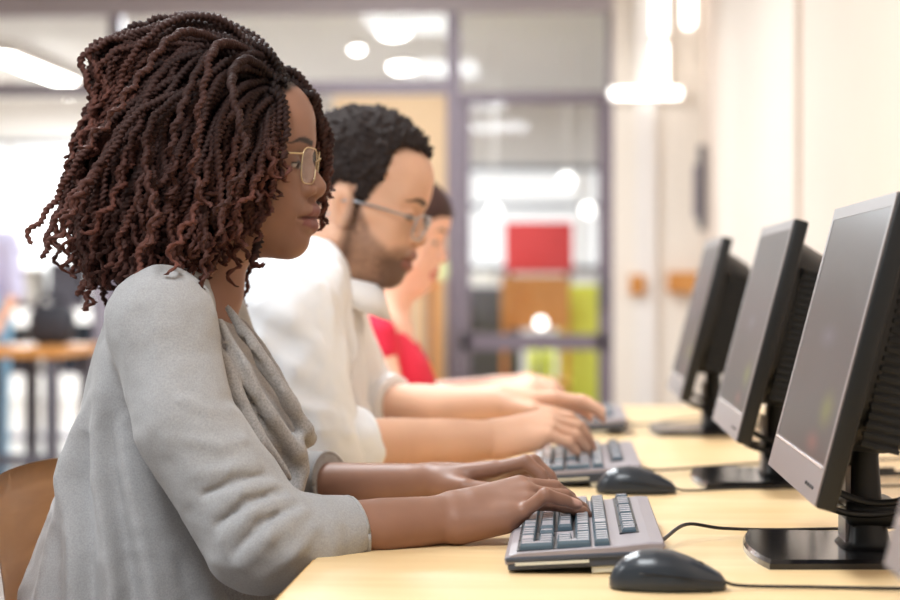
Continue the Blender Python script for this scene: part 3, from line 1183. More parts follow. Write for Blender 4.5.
def paint_b(V):
    col = np.tile(np.array(srgb((224, 178, 150))), (len(V), 1))
    col *= (1 + vnoise(V, 30) * .14)[:, None]
    L = fb.l(V)
    hd = (L[:, 2] > -.14) & (L[:, 0] > -.11)
    P = L[hd]
    c = col[hd]
    x, y, z = P.T
    up_ = np.interp(x, [-.01, .02, .045, .075, .092, .12], [.03, .0, -.038, -.054, -.046, -.046])
    m = sstep(.008, -.010, z - up_) * sstep(-.004, .016, x) * (1 - .55 * sstep(.016, .008, np.abs(y)) * sstep(-.084, -.078, z) * sstep(-.07, -.076, z))
    m = np.where((x < .028) & (z > -.04), m * sstep(.056, .064, np.abs(y)), m)
    m *= .56 + .36 * sstep(.05, .085, x) * sstep(-.055, -.075, z) + .25 * sstep(.03, .015, x) + vnoise(P, 700) * .25
    m = np.clip(m, 0, .85) * (z > -.125)
    c = c * (1 - m[:, None]) + np.array(srgb((64, 46, 40))) * m[:, None]
    c = face_paint(P, c, qb)
    hl = sstep(-.012, .012, z - np.interp(x, [-.09, -.05, -.028, .008, .014, .026, .044, .049, .062, .1], [-.06, -.05, .022, .028, -.004, .004, .040, .088, .097, .096]))
    c = c * (1 - hl[:, None]) + np.array(srgb((44, 36, 34))) * hl[:, None]
    col[hd] = c
    paint_nails(V, col, nb1 + nb2, (236, 196, 176))
    return col


o = field_obj('body', F, MT['skin_b'], None, 1, paint_b)
o.parent = ma


def hair_cap(fr, fn, m, parent, h=.003, curl=.0, name='hair', box_=((-.16, -.13, -.14), (.15, .13, .18))):
    lo, hi = fr.box(*box_)
    F = Field(lo, hi, h)
    F.apply(fr.wrap(fn), lo, hi, 0)

    def dp(V):
        L = fr.l(V)
        return curl * (np.abs(vnoise(L, 110)) * 1.8 + np.abs(vnoise(L + 5, 210)) * 1.8 - .6)
    return field_obj(name, F, m, parent, 1, None, dp if curl else None)


def man_hair(x, y, z):
    d = ell(x - .004, y, z - .048, .109, .084, .099)
    hl = np.interp((x + 0 * y + 0 * z).ravel(), [-.12, -.09, -.055, -.036, -.026, .008, .013, .024, .034, .043, .047, .056, .08, .1, .12],
                   [-.062, -.06, -.052, -.020, .022, .028, -.012, -.010, .026, .040, .084, .096, .100, .088, .086]).reshape((x + 0 * y + 0 * z).shape)
    d = smax(d, (hl - z) * .75, .012)
    # hugs the temples
    return smax(d, np.abs(y) - .083 - .0 * x, .01)


hair_cap(fb, man_hair, MT['black_hair'], ma, .0024, .0085)
# shirt
F = Field((-.72, 2.74, .60), (-.10, 3.66, 1.20), .0042)
S = lambda y, xb, xf, ry: sec(y, xb, xf, ry, MB, MB)
F.loft([S(252, 290, 336, .075), S(268, 270, 350, .12), S(290, 256, 358, .185), S(320, 250, 360, .20), S(370, 246, 364, .19), S(430, 238, 368, .185), S(500, 232, 366, .185), S(545, 228, 364, .19)], 0, 2.3)
SRb = SR + np.array([0, 0, .0])
F.chain([SRb, SRb * .5 + ER * .5, ER], [.074, .072, .066], .025)
F.chain([SRb, W(312, 272, 3.10)], [.070, .055], .03)
F.chain([SL, SL * .5 + EL * .5, EL], [.072, .070, .064], .025)
F.chain([SL, W(325, 275, 3.28)], [.066, .055], .03)
cR = ER * .78 + WR * .22
cL = EL * .78 + WL * .22
aR, aL = nrm(WR - ER), nrm(WL - EL)
F.chain([ER, cR], [.066, .056], .012)
F.chain([EL, cL], [.064, .056], .012)
plane_cut(F, cR + aR * .006, aR, .09)
plane_cut(F, cL + aL * .006, aL, .09)
for pts in ([(255, 300, 2.90), (292, 322, 2.885), (322, 352, 2.90)], [(262, 340, 2.885), (296, 372, 2.875), (330, 392, 2.90)], [(282, 400, 2.87), (315, 412, 2.868), (342, 420, 2.89)],
            [(285, 430, 2.87), (320, 430, 2.868), (348, 436, 2.89)], [(340, 300, 3.10), (352, 350, 3.08), (350, 410, 3.06)], [(330, 290, 3.02), (338, 340, 2.99), (344, 385, 2.98)]):
    F.chain(wpath(pts), [.004, .009, .004], .02)
so = field_obj('shirt', F, MT['shirt'], ma, 2, None, lambda V: vnoise(V * np.array([1, 1, .7]), 24) * .013 + vnoise(V + 3, 60) * .003)
for c, ax in ((cR, aR), (cL, aL)):
    F = Field(c - .10, c + .10, .0042)
    F.chain([c - ax * .038, c + ax * .004], [.064, .063], 0)
    plane_cut(F, c + ax * .010, ax, .09)
    plane_cut(F, c - ax * .045, -ax, .09)
    field_obj('rolled_cuff', F, MT['shirt'], so, 2, None, lambda V: vnoise(V, 40) * .005)
# collar: a folded band round the neck with two points
cm = bmesh.new()
nbk = fb.w((-.030, 0, -.105))
rows = []
for i in range(33):
    t = -PI * .93 + i / 32 * 2 * PI * .93
    dv = np.array([math.cos(t), math.sin(t), 0])
    f_ = (1 + math.cos(t)) / 2
    r = .068 + .012 * f_
    base = nbk + dv * r * np.array([1.05, 1, 1]) + np.array([.012, 0, -.012 - .042 * f_])
    rows.append((base + np.array([0, 0, .022]), base + dv * .008 + np.array([0, 0, .020]), base + dv * (.016 + .008 * f_) + np.array([.0, 0, -.016 - .022 * f_ ** 3]), base + dv * (.008 + .006 * f_) + np.array([0, 0, -.016 - .02 * f_ ** 3])))
vs = [[cm.verts.new(p) for p in r_] for r_ in rows]
for i in range(32):
    for j in range(4):
        cm.faces.new((vs[i][j], vs[i + 1][j], vs[i + 1][(j + 1) % 4], vs[i][(j + 1) % 4]))
for e in (vs[0], vs[-1]):
    cm.faces.new(e)
link('collar', bm_mesh('collar', cm), MT['shirt'], so)
glasses(ma, fb, MT['steel'], x0=.119, z0=-.013, lh=.019, lw=.026, wire=.0013)
lower_body(ma, -.46, MB, -.02, .53, .10)
adopt(ma)

# ------------------------------------------------------------------ farthest person: woman in a coral red top
MC = 4.22
mc = empty('person', (-.43, MC, 0), 'farthest person in the row, woman with dark hair in a coral red top, half hidden', 'person', 'people typing in a row')
pc = math.radians(14)
sc_ = 1.0
loc = np.array([.1065 * math.cos(pc) + .0726 * math.sin(pc), 0, -.1065 * math.sin(pc) + .0726 * math.cos(pc)]) * sc_
fc = Frame(W(452, 211, MC) - loc, pc, 0, 0, sc_)
qc = dict(nose_w=.95, lip=.9, lips=(206, 96, 92), brow=(70, 46, 40), dark=(140, 80, 66))
F = Field((-.66, 3.86, .64), (.06, 4.62, 1.34), .0042)
lo, hi = fc.box(*HB)
F.apply(fc.wrap(head_fn(qc)), lo, hi, 0)
F.chain([fc.w((-.020, 0, -.045)), W(392, 290, MC), W(380, 318, MC)], [.05, .05, .058], .03)
SR, ER, WR = W(372, 338, 4.05), W(390, 412, 4.02), W(488, 396, 4.10)
SL, EL, WL = W(388, 340, 4.40), W(400, 405, 4.46), W(490, 388, 4.36)
F.chain([SR, W(380, 330, MC), SL], [.046, .055, .046], .03)
F.ell(W(385, 385, MC), (.085, .12, .13), .05)
F.ell(W(380, 440, MC), (.09, .13, .12), .05)
F.chain([SR, ER, ER * .6 + WR * .4, WR], [.042, .038, .036, .025], .012)
F.chain([SL, EL, EL * .6 + WL * .4, WL], [.046, .040, .038, .025], .012)
hand(F, WR, (1, .1, .25), (0, math.cos(.4), math.sin(.4)), 1.0, flex=[(.55, .5, .4)] * 4)
hand(F, WL, (1, -.1, .22), (0, -math.cos(.25), math.sin(.25)), 1.0, flex=[(.45, .6, .4)] * 4)


def paint_c(V):
    col = np.tile(np.array(srgb((246, 198, 174))), (len(V), 1))
    L = fc.l(V)
    hd = (L[:, 2] > -.14) & (L[:, 0] > -.11)
    P = L[hd]
    col[hd] = face_paint(P, col[hd], qc)
    return col


o = field_obj('body', F, MT['skin_b'], None, 1, paint_c)
o.parent = mc


def her_hair(x, y, z):
    d = ell(x - .010, y, z - .040, .106, .085, .092)
    s_ = (x + 0 * y + 0 * z)
    hl = np.interp(s_.ravel(), [-.12, -.05, -.01, .02, .05, .075, .09, .12], [-.10, -.09, -.05, -.01, .02, .042, .052, .056]).reshape(s_.shape)
    d = smax(d, (hl - z) * .7, .01)
    return smin(d, ell(x + .105, y, z - .02, .045, .045, .045), .02)


hair_cap(fc, her_hair, MT['brown_hair'], mc, .004)
F = Field((-.66, 3.84, .62), (-.14, 4.64, 1.10), .0048)
S = lambda y, xb, xf, ry: sec(y, xb, xf, ry, MC, MC)
F.loft([S(308, 364, 384, .10), S(318, 357, 396, .155), S(335, 354, 412, .165), S(360, 352, 428, .155), S(380, 350, 436, .15), S(400, 350, 437, .15), S(425, 348, 428, .15), S(470, 345, 425, .17)], 0, 2.2)
F.chain([SR, SR * .85 + ER * .15], [.050, .049], .02)
F.chain([SL, SL * .62 + EL * .38], [.060, .058], .02)
F.ell(W(392, 305, MC), (.05, .07, .035), .01, 's')
field_obj('red_top', F, MT['red_top'], mc, 2, None, lambda V: vnoise(V, 28) * .006)
lower_body(mc, -.42, MC, -.02)
adopt(mc)

# ------------------------------------------------------------------ desk
DX0, DX1, DY0, DY1 = -.277, .62, .75, 4.95
desk = empty('desk', (.17, 2.85, 0), 'long pale maple computer desk that runs along the wall', 'desk')
boxobj('worktop', (DX0 - .17, DY0 - 2.85, TZ - .028), (DX1 - .17, DY1 - 2.85, TZ), MT['desk'], desk, .003)
boxobj('edge_band', (DX0 - .17 - .0025, DY0 - 2.85, TZ - .027), (DX0 - .17, DY1 - 2.85, TZ - .002), MT['desk_edge'], desk, .001)
for y in (DY0 + .06, 2.0, 2.86, 3.75, DY1 - .08):
    for x in (DX0 + .07, DX1 - .07):
        boxobj('leg', (x - .17 - .022, y - 2.85 - .022, 0), (x - .17 + .022, y - 2.85 + .022, TZ - .028), MT['metal_leg'], desk, .003)
boxobj('rail', (DX1 - .17 - .09, DY0 - 2.85 + .08, TZ - .11), (DX1 - .17 - .06, DY1 - 2.85 - .1, TZ - .028), MT['metal_leg'], desk)


# ------------------------------------------------------------------ keyboards
def key_mesh(w, h):
    bm = bmesh.new()
    z0, z1 = 0, .0092
    r = []
    for z, ix, iy, ox in ((z0, .0006, .0006, 0), (.006, .0016, .0012, 0), (z1 - .0006, .0026, .0024, .0004), (z1, .0033, .0031, .0004)):
        a, b = w / 2 - ix, h / 2 - iy
        r.append([bm.verts.new((sx * a + ox, sy * b, z)) for sx, sy in ((-1, -1), (1, -1), (1, 1), (-1, 1))])
    for i in range(3):
        for j in range(4):
            bm.faces.new((r[i][j], r[i][(j + 1) % 4], r[i + 1][(j + 1) % 4], r[i + 1][j]))
    bm.faces.new(r[3])
    bm.faces.new(r[0][::-1])
    me = bm_mesh('key', bm)
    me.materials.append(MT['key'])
    me.materials.append(MT['key_top_glare'])
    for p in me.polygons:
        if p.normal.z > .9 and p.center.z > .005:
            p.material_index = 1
    return me


U = .019
keys = []        # (front-to-back position, position from the number pad end, depth in units, length in units)
r_ = [.0225 + .0195 * i for i in range(5)] + [.0225 + .0195 * 5.55]
c_ = [.0168 + U * i for i in range(4)]
keys += [((r_[0] + r_[1]) / 2, c_[0], 2, 1), ((r_[2] + r_[3]) / 2, c_[0], 2, 1), (r_[4], c_[0], 1, 1)]
keys += [(r_[i], c_[1], 1, 1) for i in range(5)]
keys += [(r_[0], (c_[2] + c_[3]) / 2, 1, 2)]
keys += [(r_[i], c_[j], 1, 1) for j in (2, 3) for i in range(1, 5)]
nv = [c_[3] + .0265 + U * i for i in range(3)]
keys += [(r_[0], v, 1, 1) for v in nv] + [(r_[1], nv[1], 1, 1)] + [(r_[i], v, 1, 1) for v in nv for i in (3, 4)] + [(r_[5], v, 1, 1) for v in nv]
m0 = nv[2] + .0255 - U / 2
for row, ws in ((4, [2] + [1] * 13), (3, [1.5] + [1] * 12 + [1.5]), (2, [2.25] + [1] * 11 + [1.75]), (1, [2.75] + [1] * 10 + [2.25]), (0, [1.75, 1.75, 6.5, 2.5, 2.5])):
    u = m0
    for w_ in ws:
        keys.append((r_[row], u + w_ * U / 2, 1, w_))
        u += w_ * U
for g_ in range(3):
    keys += [(r_[5], m0 + U / 2 + g_ * 4.65 * U + U * i, 1, 1) for i in range(4)]
keys.append((r_[5], m0 + 14.5 * U, 1, 1))
KL = m0 + 15 * U + .012
KD = .165
TILT = math.radians(3.2)


def keyboard():
    k = empty('keyboard')
    bm = bmesh.new()
    prof = [(0, .002), (-.001, .008), (.004, .0125), (.012, .0145), (.115, .0165), (.150, .0188), (.163, .0180), (KD, .014), (KD - .003, .009)]
    a = [bm.verts.new((x, -.001 + .004 * 0, z)) for x, z in prof]
    rings = []
    for y, ins in ((0, .0025), (.0025, 0), (KL - .0025, 0), (KL, .0025)):
        cx, cz = KD / 2, .010
        rings.append([bm.verts.new((cx + (x - cx) * (1 - ins / .08), y, cz + (z - cz) * (1 - ins / .012))) for x, z in prof])
    for v in a:
        bm.verts.remove(v)
    n = len(prof)
    for i in range(3):
        for j in range(n):
            bm.faces.new((rings[i][j], rings[i][(j + 1) % n], rings[i + 1][(j + 1) % n], rings[i + 1][j]))
    bm.faces.new(rings[0])
    bm.faces.new(rings[-1][::-1])
    link('case', bm_mesh('case', bm), MT['kb_case'], k, False)
    bm = bmesh.new()
    box(bm, (.002, .0015, -.004), (KD - .004, KL - .0015, .0085), .002)
    box(bm, (.0005, -.0012, .0050), (KD - .006, KL + .0012, .0100), .0012)
    link('base', bm_mesh('base', bm), MT['kb_under'], k, False)
    boxobj('trim_strip', (.010, -.0022, .0012), (.086, -.0005, .0042), MT['kb_foot'], k)
    for y in (.004, KL - .034):
        bm = bmesh.new()
        v = box(bm, (.088, y, -.0110), (.124, y + .03, .004), .0015)
        for q in v:
            if q.is_valid and q.co.z < -.01:
                q.co.z -= 0
        link('foot', bm_mesh('foot', bm), MT['kb_foot'], k, False)
    boxobj('front_pad', (.004, .02, -.006), (.02, .05, -.003), MT['black_plastic'], k)
    bm = bmesh.new()
    for a_, b_, q_, e_ in ((r_[0], r_[4], c_[0], c_[3]), (r_[0], r_[1], nv[0], nv[2]), (r_[3], r_[4], nv[0], nv[2]), (r_[5], r_[5], nv[0], nv[2]), (r_[0], r_[4], m0 + U / 2, m0 + 14.5 * U), (r_[5], r_[5], m0 + U / 2, m0 + 14.5 * U)):
        z_ = .0158 if a_ < .11 else .0188
        box(bm, (a_ - .0105, q_ - .0105, .013), (b_ + .0105, e_ + .0105, z_))
    link('key_bed', bm_mesh('key_bed', bm), MT['bezel_dark'], k, False)
    ms = {}
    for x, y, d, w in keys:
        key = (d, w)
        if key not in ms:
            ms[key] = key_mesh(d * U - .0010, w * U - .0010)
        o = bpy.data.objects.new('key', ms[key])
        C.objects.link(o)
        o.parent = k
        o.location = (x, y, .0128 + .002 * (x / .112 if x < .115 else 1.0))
    k.rotation_euler = (0, -TILT, 0)
    return k


def copy_tree(o, parent=None):
    c = o.copy()
    C.objects.link(c)
    if parent:
        c.parent = parent
    for ch in list(o.children):
        copy_tree(ch, c)
    return c


KY = [2.055, 2.935, 3.96]
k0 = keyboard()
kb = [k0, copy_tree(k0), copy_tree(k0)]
KLAB = ['silver grey keyboard nearest the camera, under the hands of the woman in grey', 'keyboard under the hands of the man in the white shirt', 'farthest keyboard, mostly hidden behind the hands of the man in white']
KX = [-.066, -.058, -.05]
for i in range(3):
    kb[i].location = (KX[i], KY[i], TZ + .0065)
    tag(kb[i], KLAB[i], 'keyboard', 'keyboards on the long desk')
for i, pts in enumerate(([(.092, 2.20, .018), (.104, 2.25, .012), (.135, 2.33, .020), (.18, 2.36, .012), (.26, 2.41, .005), (.42, 2.45, .005), (.58, 2.50, .005)],
                         [(.103, 3.09, .018), (.13, 3.12, .010), (.17, 3.16, .008), (.30, 3.30, .005), (.45, 3.36, .005), (.58, 3.42, .005)],
                         [(.11, 4.10, .018), (.15, 4.14, .010), (.28, 4.42, .006), (.45, 4.5, .005), (.58, 4.55, .005)])):
    P = [Vector((a, b, c + TZ - .0005)) for a, b, c in pts]
    Mi = (Matrix.Translation(kb[i].location) @ Matrix.Rotation(-TILT, 4, 'Y')).inverted()
    tube('cord', [Mi @ p for p in P], .0022, MT['cable'], kb[i], 6)


# ------------------------------------------------------------------ mice
def mouse():
    k = empty('computer_mouse')
    nx, ny = 44, 26
    L, Wd = .114, .060
    V, Qd = [], []
    for i in range(nx + 1):
        t = i / nx
        x = L * t
        w = Wd / 2 * (np.clip(1 - (2 * np.clip(t, 0, 1) - 1) ** 2 * (1 if t < .5 else 1), 0, 1)) ** .36 * (1 - .16 * sstep(.5, 1, t)) + .0005
        h = np.interp(t, [0, .04, .12, .25, .4, .55, .7, .85, .95, 1], [.008, .019, .0285, .0355, .0375, .0355, .0295, .021, .0145, .007])
        for j in range(ny + 1):
            a = PI * j / ny
            ca, sa = math.cos(a), math.sin(a)
            y = -w * math.copysign(abs(ca) ** .62, ca)
            z = .0015 + h * abs(sa) ** .72
            V.append((x, y, z))
    n1 = ny + 1
    for i in range(nx):
        for j in range(ny):
            Qd.append((i * n1 + j, (i + 1) * n1 + j, (i + 1) * n1 + j + 1, i * n1 + j + 1))
    # flat underside
    bot = len(V)
    me = bpy.data.meshes.new('shell')
    fs = [list(q) for q in Qd]
    for i in range(nx):
        fs.append([i * n1, i * n1 + ny, (i + 1) * n1 + ny, (i + 1) * n1])
    fs.append(list(range(0, n1)))
    fs.append([nx * n1 + j for j in range(n1)][::-1])
    me.from_pydata(V, [], fs)
    bm = bmesh.new()
    bm.from_mesh(me)
    bmesh.ops.recalc_face_normals(bm, faces=bm.faces)
    bm.to_mesh(me)
    bm.free()
    link('shell', me, MT['mouse'], k)
    bm = bmesh.new()
    bmesh.ops.create_cone(bm, cap_ends=True, segments=24, radius1=.0095, radius2=.0095, depth=.007, matrix=Matrix.Translation((.086, 0, .0185)) @ Matrix.Rotation(PI / 2, 4, 'X'))
    bmesh.ops.bevel(bm, geom=[e for e in bm.edges], offset=.0012, segments=2, affect='EDGES')
    link('scroll_wheel', bm_mesh('scroll_wheel', bm), MT['black_plastic'], k)
    boxobj('skid', (.012, -.02, 0), (.10, .02, .0022), MT['black_gloss'], k, .0008)
    # seam between the two buttons, and the side crease
    P = [(.060, 0, .0362), (.072, 0, .0308), (.094, 0, .0197), (.108, 0, .0142)]
    tube('button_seam', P, .0006, MT['black_gloss'], k, 6)
    for s in (-1, 1):
        tube('side_line', [(.03, s * .0300, .019), (.06, s * .0297, .0165), (.09, s * .0262, .0125), (.111, s * .013, .009)], .0007, MT['black_gloss'], k, 6)
    return k


m_0 = mouse()
mice = [m_0, copy_tree(m_0)]
mice[0].location = (.0385, 1.965, TZ)
mice[1].location = (.0375, 2.86, TZ)
mice[0].rotation_euler = (0, 0, math.radians(-3))
mice[1].rotation_euler = (0, 0, math.radians(1))
tag(mice[0], 'nearest black computer mouse, in front of the keyboard of the woman in grey', 'mouse', 'computer mice')
tag(mice[1], 'black computer mouse beside the keyboard of the man in white', 'mouse', 'computer mice')
tube('cord', [(.111, 0, .008), (.13, .002, .004), (.20, .012, .0025), (.28, .012, .0025), (.40, .030, .0025), (.55, .06, .0025)], .0018, MT['cable'], mice[0], 6)
tube('cord', [(.111, 0, .008), (.13, .004, .004), (.20, .05, .0025), (.27, .07, .0025), (.38, .09, .0025), (.54, .12, .0025)], .0018, MT['cable'], mice[1], 6)


# ------------------------------------------------------------------ monitors
def monitor():
    """origin on the desk under the stand; the screen looks towards -X"""
    k = empty('monitor')
    Wm, H, D = .47, .325, .022
    tl = math.radians(14.5)
    piv = Vector((-.030, 0, .076))
    R = Matrix.Translation(piv) @ Matrix.Rotation(tl, 4, 'Y')
    # housing: front frame + tapering rear
    bm = bmesh.new()
    box(bm, (.0012, -Wm / 2, 0), (D, Wm / 2, H), .003, R)
    link('housing', bm_mesh('housing', bm), MT['black_plastic'], k)
    # bezel: four bars round the screen
    bm = bmesh.new()
    t, b = .015, .042
    o = [(-Wm / 2, 0), (Wm / 2, 0), (Wm / 2, H), (-Wm / 2, H)]
    i_ = [(-Wm / 2 + t, b), (Wm / 2 - t, b), (Wm / 2 - t, H - t), (-Wm / 2 + t, H - t)]

    def v(p, x):
        return bm.verts.new(R @ Vector((x, p[0], p[1])))
    A = [v((p[0] * .994, .0015 + p[1] * .992), 0) for p in o]
    B = [v((p[0] * .990, .002 + p[1] * .988), .003) for p in o]
    Cc = [v((p[0] * .985, .003 + p[1] * .982), .009) for p in o]
    Ii = [v(p, .0005) for p in i_]
    J = [v(p, .003) for p in i_]
    K = [v(p, .009) for p in i_]
    for X_, Y_ in ((Ii, A), (A, B), (B, Cc), (J, Ii), (K, J), (Cc, K)):
        for j in range(4):
            bm.faces.new((X_[j], X_[(j + 1) % 4], Y_[(j + 1) % 4], Y_[j]))
    link('bezel', bm_mesh('bezel', bm), MT['bezel'], k, False)
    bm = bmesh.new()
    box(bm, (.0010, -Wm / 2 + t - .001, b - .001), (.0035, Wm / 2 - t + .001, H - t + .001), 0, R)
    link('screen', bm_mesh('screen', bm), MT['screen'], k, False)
    bm = bmesh.new()
    box(bm, (-.0008, -Wm / 2 + t, b - .0040), (.003, Wm / 2 - t, b - .0012), .0004, R)
    link('silver_strip', bm_mesh('silver_strip', bm), MT['strip'], k, False)
    bm = bmesh.new()
    for q in range(4):
        box(bm, (-.0012, -.19 + q * .018, .014), (.002, -.181 + q * .018, .0175), .0004, R)
    link('button_row', bm_mesh('button_row', bm), MT['bezel_dark'], k, False)
    # rear cover
    bm = bmesh.new()
    prev = None
    for x, hy, z0, z1 in ((D - .002, .212, .052, .306), (D + .012, .208, .056, .302), (D + .050, .196, .062, .290), (D + .066, .180, .070, .272), (D + .072, .160, .080, .256)):
        rg = []
        for q in range(32):
            a = 2 * PI * q / 32
            c, s = math.cos(a), math.sin(a)
            c = math.copysign(abs(c) ** .42, c)
            s = math.copysign(abs(s) ** .42, s)
            rg.append(bm.verts.new(R @ Vector((x, hy * c, (z0 + z1) / 2 + (z1 - z0) / 2 * s))))
        if prev:
            for q in range(32):
                bm.faces.new((prev[q], prev[(q + 1) % 32], rg[(q + 1) % 32], rg[q]))
        prev = rg
    bm.faces.new(prev)
    cv = link('rear_cover', bm_mesh('rear_cover', bm), MT['black_plastic'], k, True)
    for s in (-1, 1):
        bm = bmesh.new()
        for q in range(20):
            z = .070 + q * .0098
            box(bm, (D + .010, s * .204 - .006, z), (D + .050, s * .204 + .006, z + .0055), .0008, R)
        box(bm, (D + .012, s * .204 - .003, .07), (D + .048, s * .204 + .002, .262), 0, R)
        link('vent_louvre', bm_mesh('vent_louvre', bm), MT['black_plastic'], cv, False)
    # stand: curved foot plate, neck and hinge
    bm = bmesh.new()
    pl = []
    n = 12
    for q in range(n + 1):
        a = -1 + 2 * q / n
        pl.append((-.078 + .014 * a * a, a * .135))
    for q in range(n + 1):
        a = 1 - 2 * q / n
        pl.append((.125 - .01 * a * a, a * .122))
    lo_ = [bm.verts.new((x, y, 0)) for x, y in pl]
    mi_ = [bm.verts.new((x, y, .006)) for x, y in pl]
    hi_ = [bm.verts.new((x * .965, y * .965, .010)) for x, y in pl]
    m_ = len(pl)
    for A_, B_ in ((lo_, mi_), (mi_, hi_)):
        for q in range(m_):
            bm.faces.new((A_[q], A_[(q + 1) % m_], B_[(q + 1) % m_], B_[q]))
    bm.faces.new(hi_)
    bm.faces.new(lo_[::-1])
    link('foot_plate', bm_mesh('foot_plate', bm), MT['black_gloss'], k, False)
    bm = bmesh.new()
    prev = None
    for x0, x1, hy, z in ((.022, .088, .052, .009), (.030, .078, .046, .018), (.032, .070, .040, .055), (.036, .066, .036, .110), (.048, .080, .036, .170), (.062, .098, .036, .230)):
        rg = []
        for q in range(20):
            a = 2 * PI * q / 20
            c, s = math.cos(a), math.sin(a)
            rg.append(bm.verts.new(((x0 + x1) / 2 + (x1 - x0) / 2 * math.copysign(abs(c) ** .5, c), hy * math.copysign(abs(s) ** .5, s), z)))
        if prev:
            for q in range(20):
                bm.faces.new((prev[q], prev[(q + 1) % 20], rg[(q + 1) % 20], rg[q]))
        else:
            first = rg
        prev = rg
    bm.faces.new(prev)
    bm.faces.new(first[::-1])
    nk = link('neck', bm_mesh('neck', bm), MT['black_plastic'], k)
    boxobj('neck_trim', (.0285, -.030, .014), (.0345, .030, .10), MT['bezel'], nk, .001)
    bm = bmesh.new()
    box(bm, (.028, -.046, .034), (.088, .046, .062), .008)
    link('cable_clip', bm_mesh('cable_clip', bm), MT['black_plastic'], nk)
    # cables looping from the back down round the neck
    for pts, r in (([(.090, -.06, .150), (.098, -.075, .105), (.088, -.07, .070), (.055, -.056, .062), (.020, -.052, .072), (-.004, -.045, .092), (.0, -.02, .12), (.02, .0, .13)], .0042),
                   ([(.105, -.02, .155), (.122, -.03, .10), (.108, -.045, .062), (.07, -.05, .050), (.03, -.055, .050), (.0, -.05, .060), (.03, .04, .052), (.14, .10, .01), (.25, .14, .005)], .0036),
                   ([(.11, .04, .15), (.135, .03, .09), (.125, .0, .05), (.15, .02, .012), (.25, .06, .006)], .0040)):
        tube('cable', pts, r, MT['cable'], k, 8)
    return k


mon0 = monitor()
mons = [mon0] + [copy_tree(mon0) for _ in range(3)]
MX = .272
for o_, y, l, x, rz in zip(mons, (2.235, 3.06, 4.07, 1.355), (
        'large black flat monitor facing the woman in grey, on a black foot plate',
        'second monitor back from the front, facing the man in white',
        'farthest of the black monitors, near the wall end of the desk',
        'cropped monitor in the bottom right corner of the photo, only its lower corner showing'), (MX, MX - .010, MX - .034, MX + .004), (0, 0, 0, 0)):
    o_.location = (x, y, TZ)
    o_.rotation_euler = (0, 0, rz)
    tag(o_, l, 'monitor', 'monitors along the desk')


# ------------------------------------------------------------------ chairs
def chair():
    k = empty('chair')
    bm = bmesh.new()
    nx, ny = 10, 12
    vs = [[bm.verts.new((-.20 + .42 * i / nx, -.20 + .40 * j / ny, .440 + .010 * (2 * j / ny - 1) ** 2 - .012 * max(0, i / nx - .75) * 4)) for j in range(ny + 1)] for i in range(nx + 1)]
    for i in range(nx):
        for j in range(ny):
            bm.faces.new((vs[i][j], vs[i + 1][j], vs[i + 1][j + 1], vs[i][j + 1]))
    g = bmesh.ops.solidify(bm, geom=bm.faces[:], thickness=.012)
    link('seat', bm_mesh('seat', bm), MT['ply'], k)
    bm = bmesh.new()
    nz = 8
    vs = [[bm.verts.new((-.232 - .030 * (i / nz) + .035 * (2 * j / ny - 1) ** 2, -.245 + .465 * j / ny, .60 + .225 * i / nz - .012 * (2 * j / ny - 1) ** 4)) for j in range(ny + 1)] for i in range(nz + 1)]
    for i in range(nz):
        for j in range(ny):
            bm.faces.new((vs[i][j], vs[i + 1][j], vs[i + 1][j + 1], vs[i][j + 1]))
    bmesh.ops.solidify(bm, geom=bm.faces[:], thickness=.011)
    link('backrest', bm_mesh('backrest', bm), MT['ply'], k)
    for s in (-1, 1):
        tube('leg', [(.17, s * .17, .43), (.19, s * .19, .0)], .011, MT['metal_leg'], k, 8)
        tube('leg', [(-.15, s * .17, .43), (-.21, s * .19, .0)], .011, MT['metal_leg'], k, 8)
        tube('back_support', [(-.14, s * .15, .43), (-.235, s * .15, .47), (-.246, s * .15, .66)], .010, MT['metal_leg'], k, 8)
    return k


ch0 = chair()
chs = [ch0, copy_tree(ch0), copy_tree(ch0)]
for o_, x, y, l in zip(chs, (-.412, -.36, -.34), (MY, MB, MC), (
        'bent plywood chair back behind the woman in the grey cardigan', 'plywood chair the man in white sits on', 'plywood chair the woman in the red top sits on')):
    o_.location = (x, y, 0)
    tag(o_, l, 'chair', 'plywood chairs at the desk')

# ------------------------------------------------------------------ room
MT['wall'] = mat('wall_cream', (240, 231, 220), .8, noise=(3, .015))
MT['wall2'] = mat('wall_peach', (228, 211, 197), .8, noise=(3, .015))
MT['white_wall'] = mat('wall_white', (238, 233, 229), .75, noise=(3, .012))
MT['floor'] = mat('floor_vinyl', (140, 131, 124), .35, noise=(8, .05))
MT['ceil'] = mat('ceiling_white', (240, 238, 236), .9, noise=(6, .02))
MT['mullion'] = mat('mauve_grey_metal', (122, 110, 121), .45, metal=.1)
MT['tan_panel'] = mat('tan_blind', (214, 184, 148), .8, noise=(20, .04, (1, 1, 6)))
MT['oak'] = wood('orange_oak', (200, 132, 62), (214, 150, 80), 4, (4, 1, 1), .4)
MT['lamp'] = mat('lamp_glow', (255, 255, 255), .5, emit=((255, 252, 248), 14))
MT['lamp_soft'] = mat('lamp_soft', (255, 255, 255), .5, emit=((255, 252, 246), 3.2))
MT['daylight'] = mat('daylit_pane', (255, 255, 255), .5, emit=((244, 246, 250), .32))
MT['red_board'] = mat('red_felt', (196, 62, 62), .9, noise=(30, .1))
MT['lime'] = mat('lime_laminate', (222, 228, 84), .5)
MT['dark_grey'] = mat('dark_grey_laminate', (92, 88, 96), .6)
MT['dark_mid'] = mat('black_bag_nylon', (44, 44, 52), .7)
MT['orange'] = mat('bounce_light_orange', (226, 104, 64), .8)
MT['lav'] = mat('lavender_cotton', (206, 204, 232), .85)
